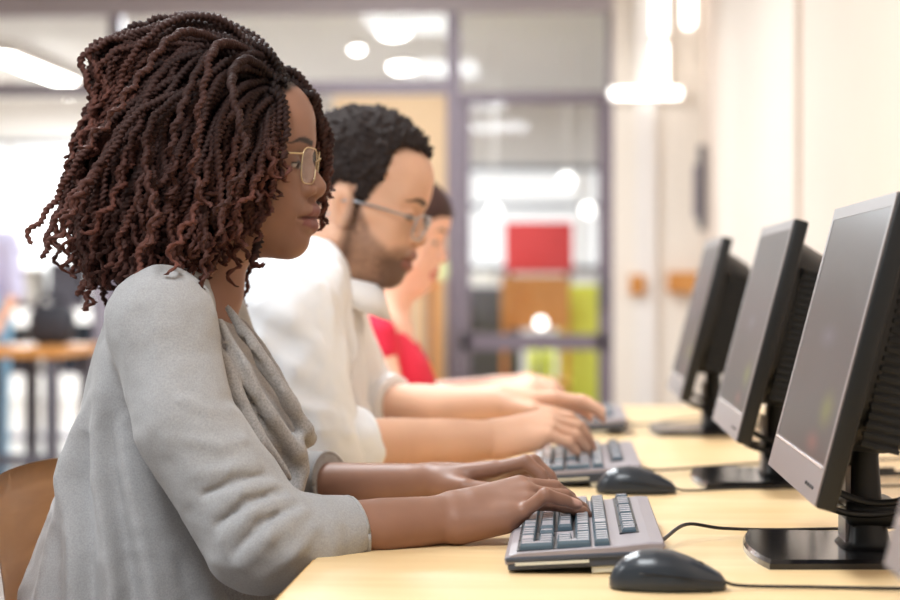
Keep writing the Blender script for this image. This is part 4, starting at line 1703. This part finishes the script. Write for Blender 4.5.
MT['jean'] = mat('light_denim', (128, 176, 208), .9, noise=(200, .1))
MT['ginger'] = mat('ginger_hair', (206, 140, 80), .7)
MT['pale_green'] = mat('pale_green_plastic', (224, 228, 168), .5)
MT['lining'] = mat('dark_collar', (40, 42, 56), .8)

PY = 11.0       # the glazed partition
RX = .72        # wall behind the desk
LX = -6.2
CH = 2.75


def st(name, lo, hi, m, bev=0):
    return tag(boxobj(name, lo, hi, m, None, bev), kind='structure')


st('floor', (LX, -2.2, -.1), (4.5, 18.2, 0), MT['floor'])
st('ceiling', (LX, -2.2, CH), (4.5, 18.2, CH + .1), MT['ceil'])
st('wall_right', (RX, -2.2, 0), (RX + .12, PY + .1, CH), MT['wall2'])
st('wall_left', (LX - .12, -2.2, 0), (LX, 18.2, CH), MT['wall'])
st('wall_far', (.235, PY - .05, 0), (RX, PY + .1, CH), MT['wall'])
st('wall_back', (LX, 18.1, 0), (4.5, 18.25, CH), MT['white_wall'])
st('wall_side', (4.5, PY + .1, 0), (4.62, 18.2, CH), MT['white_wall'])
st('wall_behind', (RX + .12, PY, 0), (4.5, PY + .1, CH), MT['white_wall'])
MT['pilaster'] = mat('pilaster_cream', (230, 218, 206), .8)
st('trim_1', (RX - .022, 6.30, 0), (RX, 9.3, CH), MT['pilaster'], .004)
st('trim_2', (.36, PY - .09, 0), (.47, PY - .05, CH), MT['white_wall'], .004)
st('baseboard_right', (RX - .036, -2.2, 0), (RX - .022, PY - .05, .09), MT['oak'])

# partition: head, posts, transom, fixed panes, and a door leaf of its own
X_ = lambda px: (px - 570) * PY / FPX
Z_ = lambda py: CZ - (py - 285) * PY / FPX
part = empty('window', (0, PY, 0))
part.name = 'window_1'
tag(part, kind='structure')


def pb_(name, x0, x1, z0, z1, m, d=.05, parent=part, y=0.):
    return boxobj(name, (x0, -d / 2 + y, z0), (x1, d / 2 + y, z1), m, parent)


MT['head'] = mat('head_rail_grey', (178, 168, 172), .5)
pb_('head_rail', LX, .235, Z_(13), CH, MT['head'], .07)
for px in (-255, -75, 112, 453.5):
    pb_('post', X_(px) - .036, X_(px) + .036, 0, Z_(13), MT['mullion'], .07)
pb_('post', .20, .235, 0, Z_(13), MT['mullion'], .07)
pb_('transom', LX, X_(447), Z_(93), Z_(81), MT['mullion'], .06)
pb_('transom', X_(460), .20, Z_(101), Z_(93), MT['mullion'], .06)
pb_('blind_panel', X_(333), X_(447), .0, Z_(95), MT['tan_panel'], .02)
pb_('pane', LX, X_(112), .0, Z_(13), MT['glass'], .008)
pb_('pane', X_(112), X_(333), .0, Z_(93), MT['glass'], .008)
pb_('pane', X_(112), X_(453), Z_(81), Z_(13), MT['glass'], .008)
pb_('pane', X_(460), .20, Z_(93), Z_(13), MT['glass'], .008)
door = empty('door_1', (0, PY, 0))
tag(door, kind='structure')
dx0, dx1 = X_(461), .198
for a, b in ((dx0, dx0 + .05), (dx1 - .045, dx1)):
    pb_('stile', a, b, .01, Z_(102), MT['mullion'], .045, door)
pb_('top_rail', dx0, dx1, Z_(104), Z_(101), MT['mullion'], .045, door)
pb_('middle_rail', dx0, dx1, Z_(350), Z_(334), MT['mullion'], .045, door)
pb_('bottom_rail', dx0, dx1, .01, .14, MT['mullion'], .045, door)
pb_('door_pane', dx0, dx1, .1, Z_(102), MT['glass'], .008, door)
pb_('handle', dx1 - .04, dx1 - .02, .93, 1.10, MT['metal_leg'], .03, door, -.05)
# daylit windows of the far room
for i, (a, b, z0, z1) in enumerate(((-5.9, -4.35, 1.0, 2.35), (-3.6, -1.9, 1.05, 2.3), (-.95, 1.15, 1.2, 2.1))):
    w = empty('window_%d' % (i + 2), (0, 18.08, 0))
    tag(w, kind='structure')
    boxobj('pane', (a, -.01, z0), (b, .0, z1), MT['daylight'], w)
    for q in (a, (a + b) / 2, b):
        boxobj('frame', (q - .03, -.03, z0 - .03), (q + .03, -.011, z1 + .03), MT['white_wall'], w)
    for q in (z0, z0 + (z1 - z0) * .62, z1):
        boxobj('glazing_bar', (a, -.035, q - .025), (b, -.012, q + .025), MT['metal_leg'], w)


# lamps --------------------------------------------------------------------
def area(name, parent, loc, sx, sy, power, col=(.905, .96, 1), rot=(0, 0, 0)):
    l = bpy.data.lights.new(name, 'AREA')
    l.shape = 'RECTANGLE'
    l.size, l.size_y = sx, sy
    l.energy = power
    l.color = col
    o = bpy.data.objects.new(name, l)
    C.objects.link(o)
    o.parent = parent
    o.location = loc
    o.rotation_euler = rot
    return o


def panel_light(x, y, power, lab):
    k = empty('ceiling_light', (x, y, CH), lab, 'ceiling light', 'ceiling light panels')
    boxobj('frame', (-.32, -.62, -.03), (.32, .62, 0), MT['white_wall'], k, .004)
    boxobj('diffuser', (-.29, -.59, -.034), (.29, .59, -.03), MT['lamp_soft'], k)
    area('lamp', k, (0, 0, -.04), .58, 1.18, power)


for x, y, p, t in ((-.75, .9, 44, 'ceiling light panel over the near end of the desk'), (-.9, 3.6, 46, 'ceiling light panel over the middle of the desk'),
                   (-1.0, 6.6, 50, 'ceiling light panel beyond the end of the desk'), (-3.2, 2.2, 50, 'ceiling light panel over the left side of the room'),
                   (-3.4, 6.4, 55, 'ceiling light panel over the left rear of the room'), (-1.0, 9.3, 46, 'ceiling light panel just inside the glass partition')):
    panel_light(x, y, p, t)


def downlight(px, py, lab, r=.10, z=CH, power=48):
    Y = (z - .05 - CZ) * FPX / (285 - py)
    p = W(px, py, Y)
    k = empty('round_ceiling_lamp', (p[0], Y, z), lab, 'ceiling lamp', 'round lamps beyond the glass')
    bm = bmesh.new()
    bmesh.ops.create_cone(bm, cap_ends=True, segments=32, radius1=r, radius2=r * .8, depth=.05, matrix=Matrix.Translation((0, 0, -.025)))
    link('lamp_shade', bm_mesh('lamp_shade', bm), MT['white_wall'], k, False)
    bm = bmesh.new()
    bmesh.ops.create_uvsphere(bm, u_segments=24, v_segments=12, radius=r * .92)
    bmesh.ops.scale(bm, vec=(1, 1, .5), verts=bm.verts)
    bmesh.ops.translate(bm, vec=(0, 0, -.055), verts=bm.verts)
    link('diffuser', bm_mesh('diffuser', bm), MT['lamp'], k)
    area('lamp', k, (0, 0, -.12), .16, .16, power)


downlight(394, 30, 'round white lamp highest in the pane above the man in white')
downlight(402, 65, 'round white lamp just above the transom over the man in white')
downlight(357, 48, 'small faint round lamp left of the two bright ones over the man', .045)
downlight(208, 1, 'round lamp at the top edge of the photo above the twisted hair')
downlight(68, 88, 'round lamp at the end of the long tube light, upper left', .09)
downlight(11, 82, 'round lamp under the long tube light at the left edge', .09)
k = empty('tube_light', (-3.94, 15.0, 2.62), 'long white tube light receding along the ceiling at upper left', 'tube light')
boxobj('housing', (-.07, -1.3, .03), (.07, 1.3, .13), MT['white_wall'], k)
boxobj('tube', (-.05, -1.28, -.01), (.05, 1.28, .03), MT['lamp'], k, .01)
area('lamp', k, (0, 0, -.03), .1, 2.4, 100)


def globe(px, py, Y, r, lab):
    p = W(px, py, Y)
    k = empty('globe_lamp', tuple(p), lab, 'lamp', 'globe lamps beyond the glass door')
    bm = bmesh.new()
    bmesh.ops.create_uvsphere(bm, u_segments=24, v_segments=16, radius=r)
    link('globe', bm_mesh('globe', bm), MT['lamp_soft'], k)
    tube('cord', [(0, 0, r * .9), (0, 0, CH - p[2])], .006, MT['white_wall'], k, 6, 2)


globe(567, 181, 14.2, .05, 'globe lamp above the red board behind the door glass')
globe(494, 212, 14.0, .045, 'globe lamp left of the red board behind the door glass')
globe(588, 210, 14.6, .045, 'globe lamp right of the red board by the door edge')


def wall_tube(lo, hi, lab):
    c = (np.array(lo) + np.array(hi)) / 2
    k = empty('wall_light', tuple(c), lab, 'wall light', 'glowing tube wall lights')
    d = (np.array(hi) - np.array(lo)) / 2
    boxobj('tube', tuple(-d), tuple(d), MT['lamp_soft'], k, .02)
    boxobj('backplate', (-d[0] - .01, d[1], -d[2] - .01), (d[0] + .01, d[1] + .012, d[2] + .01), MT['white_wall'], k)


wall_tube((.445, PY - .15, 2.11), (.52, PY - .105, 2.36), 'lower upright glowing wall light right of the door')
wall_tube((.445, PY - .15, 2.40), (.52, PY - .105, 2.72), 'upright glowing wall light at the top of the far wall')
wall_tube((.22, PY - .15, 2.06), (.60, PY - .105, 2.11), 'level glowing wall light at the height of the door head')

wall_tube((.60, PY - .30, 2.42), (.66, PY - .255, 2.72), 'upright glowing wall light in the corner by the side wall, at the top edge')

# things on the far wall and beyond the glass -------------------------------
def wallbox(name, px0, px1, py0, py1, Y, depth, m, lab, cat, group=None):
    a, b = W(px0, py1, Y), W(px1, py0, Y)
    k = boxobj(name, (0, 0, 0), (b[0] - a[0], depth, b[2] - a[2]), m, None, .006)
    k.location = (a[0], Y, a[2])
    return tag(k, lab, cat, group)


wallbox('oak_ledge', 630, 645, 275, 295, PY - .13, .08, MT['oak'], 'short oak ledge on the far wall, left of the white pilaster', 'ledge')  # wooden ledges fixed straight to the far wall
wallbox('oak_ledge', 668, 700, 272, 293, PY - .13, .08, MT['oak'], 'oak ledge on the far wall behind the farthest monitor', 'ledge')
p = W(703, 232, 10.0)
k = empty('wall_intercom', (RX - .022, 10.4, 1.55), 'narrow dark upright fitting on the pale wall above the farthest monitor', 'wall fitting')
boxobj('housing', (-.035, -.06, -.22), (0, .06, .22), MT['dark_grey'], k, .008)
boxobj('handset', (-.06, -.03, -.16), (-.035, .03, .12), MT['mullion'], k, .01)

# red board on a stand
p = W(539, 272, 14.0)
k = empty('notice_board', (p[0], 14.0, 0), 'red felt notice board standing behind the glass door', 'notice board')
hw = 34 * 14 / FPX
boxobj('panel', (-hw, -.02, p[2]), (hw, .02, p[2] + 50 * 14 / FPX), MT['red_board'], k, .004)
for s in (-1, 1):
    boxobj('leg', (s * (hw - .03) - .02, .02, 0), (s * (hw - .03) + .02, .05, p[2] + .2), MT['metal_leg'], k)
    boxobj('foot', (s * (hw - .03) - .02, -.22, 0), (s * (hw - .03) + .02, .26, .03), MT['metal_leg'], k)

# lime locker and its neighbour, dark counter, wooden chair, added ball lamp in place of a reflection
def cabinet(x0, x1, Y, z1, m, lab, cat, doors=1, group=None, name='cabinet'):
    k = empty(name, ((x0 + x1) / 2, Y, 0), lab, cat, group)
    w = (x1 - x0) / 2
    boxobj('body', (-w, 0, .04), (w, .42, z1), m, k, .006)
    boxobj('plinth', (-w + .02, .03, 0), (w - .02, .40, .04), MT['dark_grey'], k)
    for i in range(doors):
        a = -w + .01 + i * (2 * w - .02) / doors
        d = boxobj('door', (a + .004, -.018, .06), (a + (2 * w - .02) / doors - .004, -.001, z1 - .02), m, k, .004)
        boxobj('handle', (a + .03, -.035, z1 - .25), (a + .045, -.019, z1 - .12), MT['metal_leg'], d)
    return k


x = lambda px, Y: (px - 570) * Y / FPX
cabinet(x(558, 12.6), x(600, 12.6), 12.6, CZ - 0 * 12.6 / FPX, MT['lime'], 'lime yellow cabinet seen through the right of the door glass', 'cabinet')
cabinet(x(528, 12.9), x(553, 12.9), 12.9, CZ - 66 * 12.9 / FPX, MT['lime'], 'low lime yellow cabinet left of the taller lime one', 'cabinet')
cabinet(x(464, 13.3), x(520, 13.3), 13.3, CZ - 2 * 13.3 / FPX, MT['dark_grey'], 'dark grey counter seen through the left of the door glass', 'counter', 2, None, 'counter')
cabinet(x(396, 12.6), x(446, 12.6), 12.6, 1.12, MT['dark_grey'], 'dark grey cupboard behind the woman in the red top', 'cupboard', 1, None, 'cupboard')
a = W(480, 300, 13.4)
k = empty('paper_stack', (a[0], 13.45, CZ - 2 * 13.3 / FPX), 'white paper pile on the dark counter behind the door glass', 'papers')
boxobj('pile', (-.10, -.1, 0), (.10, .1, .10), MT['white_wall'], k, .004)
# bentwood chair beyond the door
k = empty('wooden_chair', (x(535, 12.1), 12.1, 0), 'orange wooden chair behind the middle of the door glass', 'chair')
boxobj('seat', (-.21, -.2, .44), (.21, .2, .47), MT['oak'], k, .01)
boxobj('backrest', (-.21, .17, .78), (.21, .20, 1.10), MT['oak'], k, .01)
for sx in (-1, 1):
    boxobj('leg', (sx * .19 - .018, -.19, 0), (sx * .19 + .018, -.155, .44), MT['oak'], k)
    boxobj('leg', (sx * .19 - .018, .165, 0), (sx * .19 + .018, .20, .80), MT['oak'], k)
k = empty('reflection_lamp', (x(541, 11.7), 11.7, 0), 'added small white ball lamp standing in for a lamp reflection near the middle rail of the door', 'lamp')  # a lamp reflection in the glass, modelled as an added ball lamp
bm = bmesh.new()
bmesh.ops.create_uvsphere(bm, u_segments=24, v_segments=16, radius=.034, matrix=Matrix.Translation((0, 0, CZ - 38 * 11.7 / FPX)))
link('globe', bm_mesh('globe', bm), MT['lamp_soft'], k)
tube('stem', [(0, 0, .02), (0, 0, CZ - 38 * 11.7 / FPX - .055)], .012, MT['metal_leg'], k, 8, 2)
boxobj('base', (-.12, -.12, 0), (.12, .12, .02), MT['metal_leg'], k, .004)
# timber post and the bits behind the third person
k = boxobj('timber_post', (-.042, -.04, 0), (.042, .04, CZ + .03), MT['oak'], None, .004)
k.location = (x(432, 10.6), 10.6, 0)
tag(k, 'upright orange timber post behind the face of the woman in red', 'post')
k = empty('added_orange_board', (x(416, 9.6), 9.6, 0), 'added orange board on legs, standing in for red bounce light by the chin of the woman in red', 'added board')  # red bounce light on the face, imitated by an added orange board
boxobj('panel', (-.10, -.012, CZ - .012), (.082, .012, CZ + .20), MT['orange'], k, .004)
for sx in (-.08, .06):
    boxobj('leg', (sx - .01, .012, 0), (sx + .01, .032, CZ + .1), MT['metal_leg'], k)
    boxobj('foot', (sx - .012, -.2, 0), (sx + .012, .2, .025), MT['metal_leg'], k)
k = boxobj('storage_tub', (-.055, -.05, 0), (.055, .05, .10), MT['pale_green'], None, .012)
k.location = (x(437, 10.6), 10.6, CZ + .03)
tag(k, 'pale green tub on top of the orange timber post', 'tub')

# left background: table, things on it and a person standing -----------------
k = empty('side_table', (-2.72, 9.3, 0), 'wooden table with dark legs at the left edge of the photo', 'table')
boxobj('top', (-.55, -.35, .715), (.41, .4, .76), MT['oak'], k, .004)
for xx in (-.5, .09, .36):
    for yy in (-.3, .35):
        boxobj('leg', (xx - .028, yy - .028, 0), (xx + .028, yy + .028, .715), MT['dark_grey'], k)
boxobj('rail', (-.5, -.3, .22), (.36, -.27, .27), MT['dark_grey'], k)
k = empty('backpack', (x(50, 9.5), 9.45, .76), 'dark bag on the wooden table at the left', 'bag')
bm = bmesh.new()
box(bm, (-.11, -.09, 0), (.10, .09, .19), .05)
link('body', bm_mesh('body', bm), MT['dark_mid'], k)
tube('strap', [(-.06, -.05, .17), (-.04, -.06, .23), (.04, -.06, .23), (.06, -.05, .17)], .012, MT['dark_mid'], k, 6)
k = empty('storage_shelf', (x(40, 12.2), 12.2, 0), 'grey shelf unit beyond the glass at the left', 'shelf')
for z in (.1, .5, .9, 1.24):
    boxobj('shelf_board', (-.34, -.18, z), (.34, .18, z + .03), MT['mullion'], k)
for s in (-1, 1):
    boxobj('side_panel', (s * .34 - .015, -.18, 0), (s * .34 + .015, .18, 1.28), MT['mullion'], k)
for i, (q, z, h, m) in enumerate(((-.2, .53, .26, 'dark_mid'), (.02, .53, .22, 'wall'), (.22, .53, .28, 'dark_mid'), (-.12, .93, .22, 'wall'), (.14, .93, .26, 'dark_grey'))):
    b = boxobj('file_box', (-.09, -.14, 0), (.09, .14, h), MT[m], None, .006)
    b.location = (x(40, 12.2) + q, 12.2, z)
    tag(b, ['black file box at the left on the lower shelf at far left', 'cream file box in the middle of the lower shelf at far left', 'black file box at the right on the lower shelf at far left',
            'cream file box on the upper shelf at far left', 'grey file box on the upper shelf at far left'][i], 'box', 'file boxes on the far shelf')
bx, by = x(-34, 9.9), 9.95
pr = empty('person', (bx, by, 0), 'blurred standing person with ginger hair in a lavender top at the left edge', 'person')
fz = Frame((bx - .02, by, 1.475), .1, -1.2, 0, .98)
F = Field((bx - .32, by - .3, -.01), (bx + .32, by + .3, 1.7), .008)
lo, hi = fz.box(*HB)
F.apply(fz.wrap(head_fn(dict(ears=True))), lo, hi, 0)
F.chain([fz.w((-.02, 0, -.05)), (bx, by, 1.30)], [.05, .055], .03)
F.chain([(bx, by, 1.25), (bx, by, .95)], [.10, .11], .03)
for s in (-1, 1):
    F.chain([(bx + s * .16, by, 1.27), (bx + s * .20, by - .03, 1.0), (bx + s * .15, by - .18, .84)], [.042, .035, .024], .02)
    F.chain([(bx + s * .08, by, .92), (bx + s * .09, by, .48), (bx + s * .09, by + .02, .06)], [.07, .05, .036], .02)
    hand(F, (bx + s * .15, by - .18, .84), (-s * .2, -1, -.3), (-s, 0, .2), .95, k=.02)
o = field_obj('body', F, MT['skin_b'], None, 1, lambda V: face_paint(fz.l(V), np.tile(np.array(srgb((232, 180, 152))), (len(V), 1)), qc))
o.parent = pr
hair_cap(fz, her_hair, MT['ginger'], pr, .006)
F = Field((bx - .34, by - .3, .8), (bx + .34, by + .3, 1.36), .008)
F.chain([(bx, by, 1.24), (bx, by, .98)], [.125, .13], .03)
F.chain([(bx - .15, by, 1.26), (bx + .15, by, 1.26)], [.062, .062], .04)
for s in (-1, 1):
    F.chain([(bx + s * .16, by, 1.26), (bx + s * .20, by - .03, 1.0)], [.058, .05], .03)
field_obj('top', F, MT['lav'], pr, 1)
F = Field((bx - .12, by - .12, 1.27), (bx + .12, by + .12, 1.38), .006)
F.ell((bx, by, 1.32), (.085, .08, .03))
field_obj('collar', F, MT['lining'], pr, 1)
F = Field((bx - .3, by - .3, .04), (bx + .3, by + .3, 1.02), .008)
for s in (-1, 1):
    F.chain([(bx + s * .08, by, .90), (bx + s * .09, by, .48), (bx + s * .09, by + .02, .10)], [.098, .07, .06], .02)
F.apply(lambda x, y, z: .075 - z + 0 * x + 0 * y, (bx - .3, by - .3, .0), (bx + .3, by + .3, .1), 0, 'i')
field_obj('jeans', F, MT['jean'], pr, 1)
for s in (-1, 1):
    F = Field((bx + s * .09 - .07, by - .18, -.01), (bx + s * .09 + .07, by + .12, .13), .006)
    F.chain([(bx + s * .09, by + .03, .045), (bx + s * .09, by - .12, .034)], [.044, .036], .02)
    F.apply(lambda x, y, z: .001 - z + 0 * x + 0 * y, (bx - .3, by - .3, -.02), (bx + .3, by + .3, .02), 0, 'i')
    field_obj('shoe', F, MT['shoe'], pr, 1)
adopt(pr)

# ------------------------------------------------------------------ light and view
w = bpy.data.worlds.new('world')
bpy.context.scene.world = w
w.use_nodes = True
w.node_tree.nodes['Background'].inputs['Color'].default_value = (.86, .935, 1, 1)
w.node_tree.nodes['Background'].inputs['Strength'].default_value = .36
sc = bpy.context.scene
sc.view_settings.view_transform = 'Standard'
sc.view_settings.look = 'None'
sc.view_settings.gamma = 1
sc.view_settings.exposure = .34
sc.cycles.use_denoising = True
sc.cycles.max_bounces = 8
sc.cycles.transparent_max_bounces = 12
sc.cycles.caustics_reflective = False
sc.cycles.caustics_refractive = False
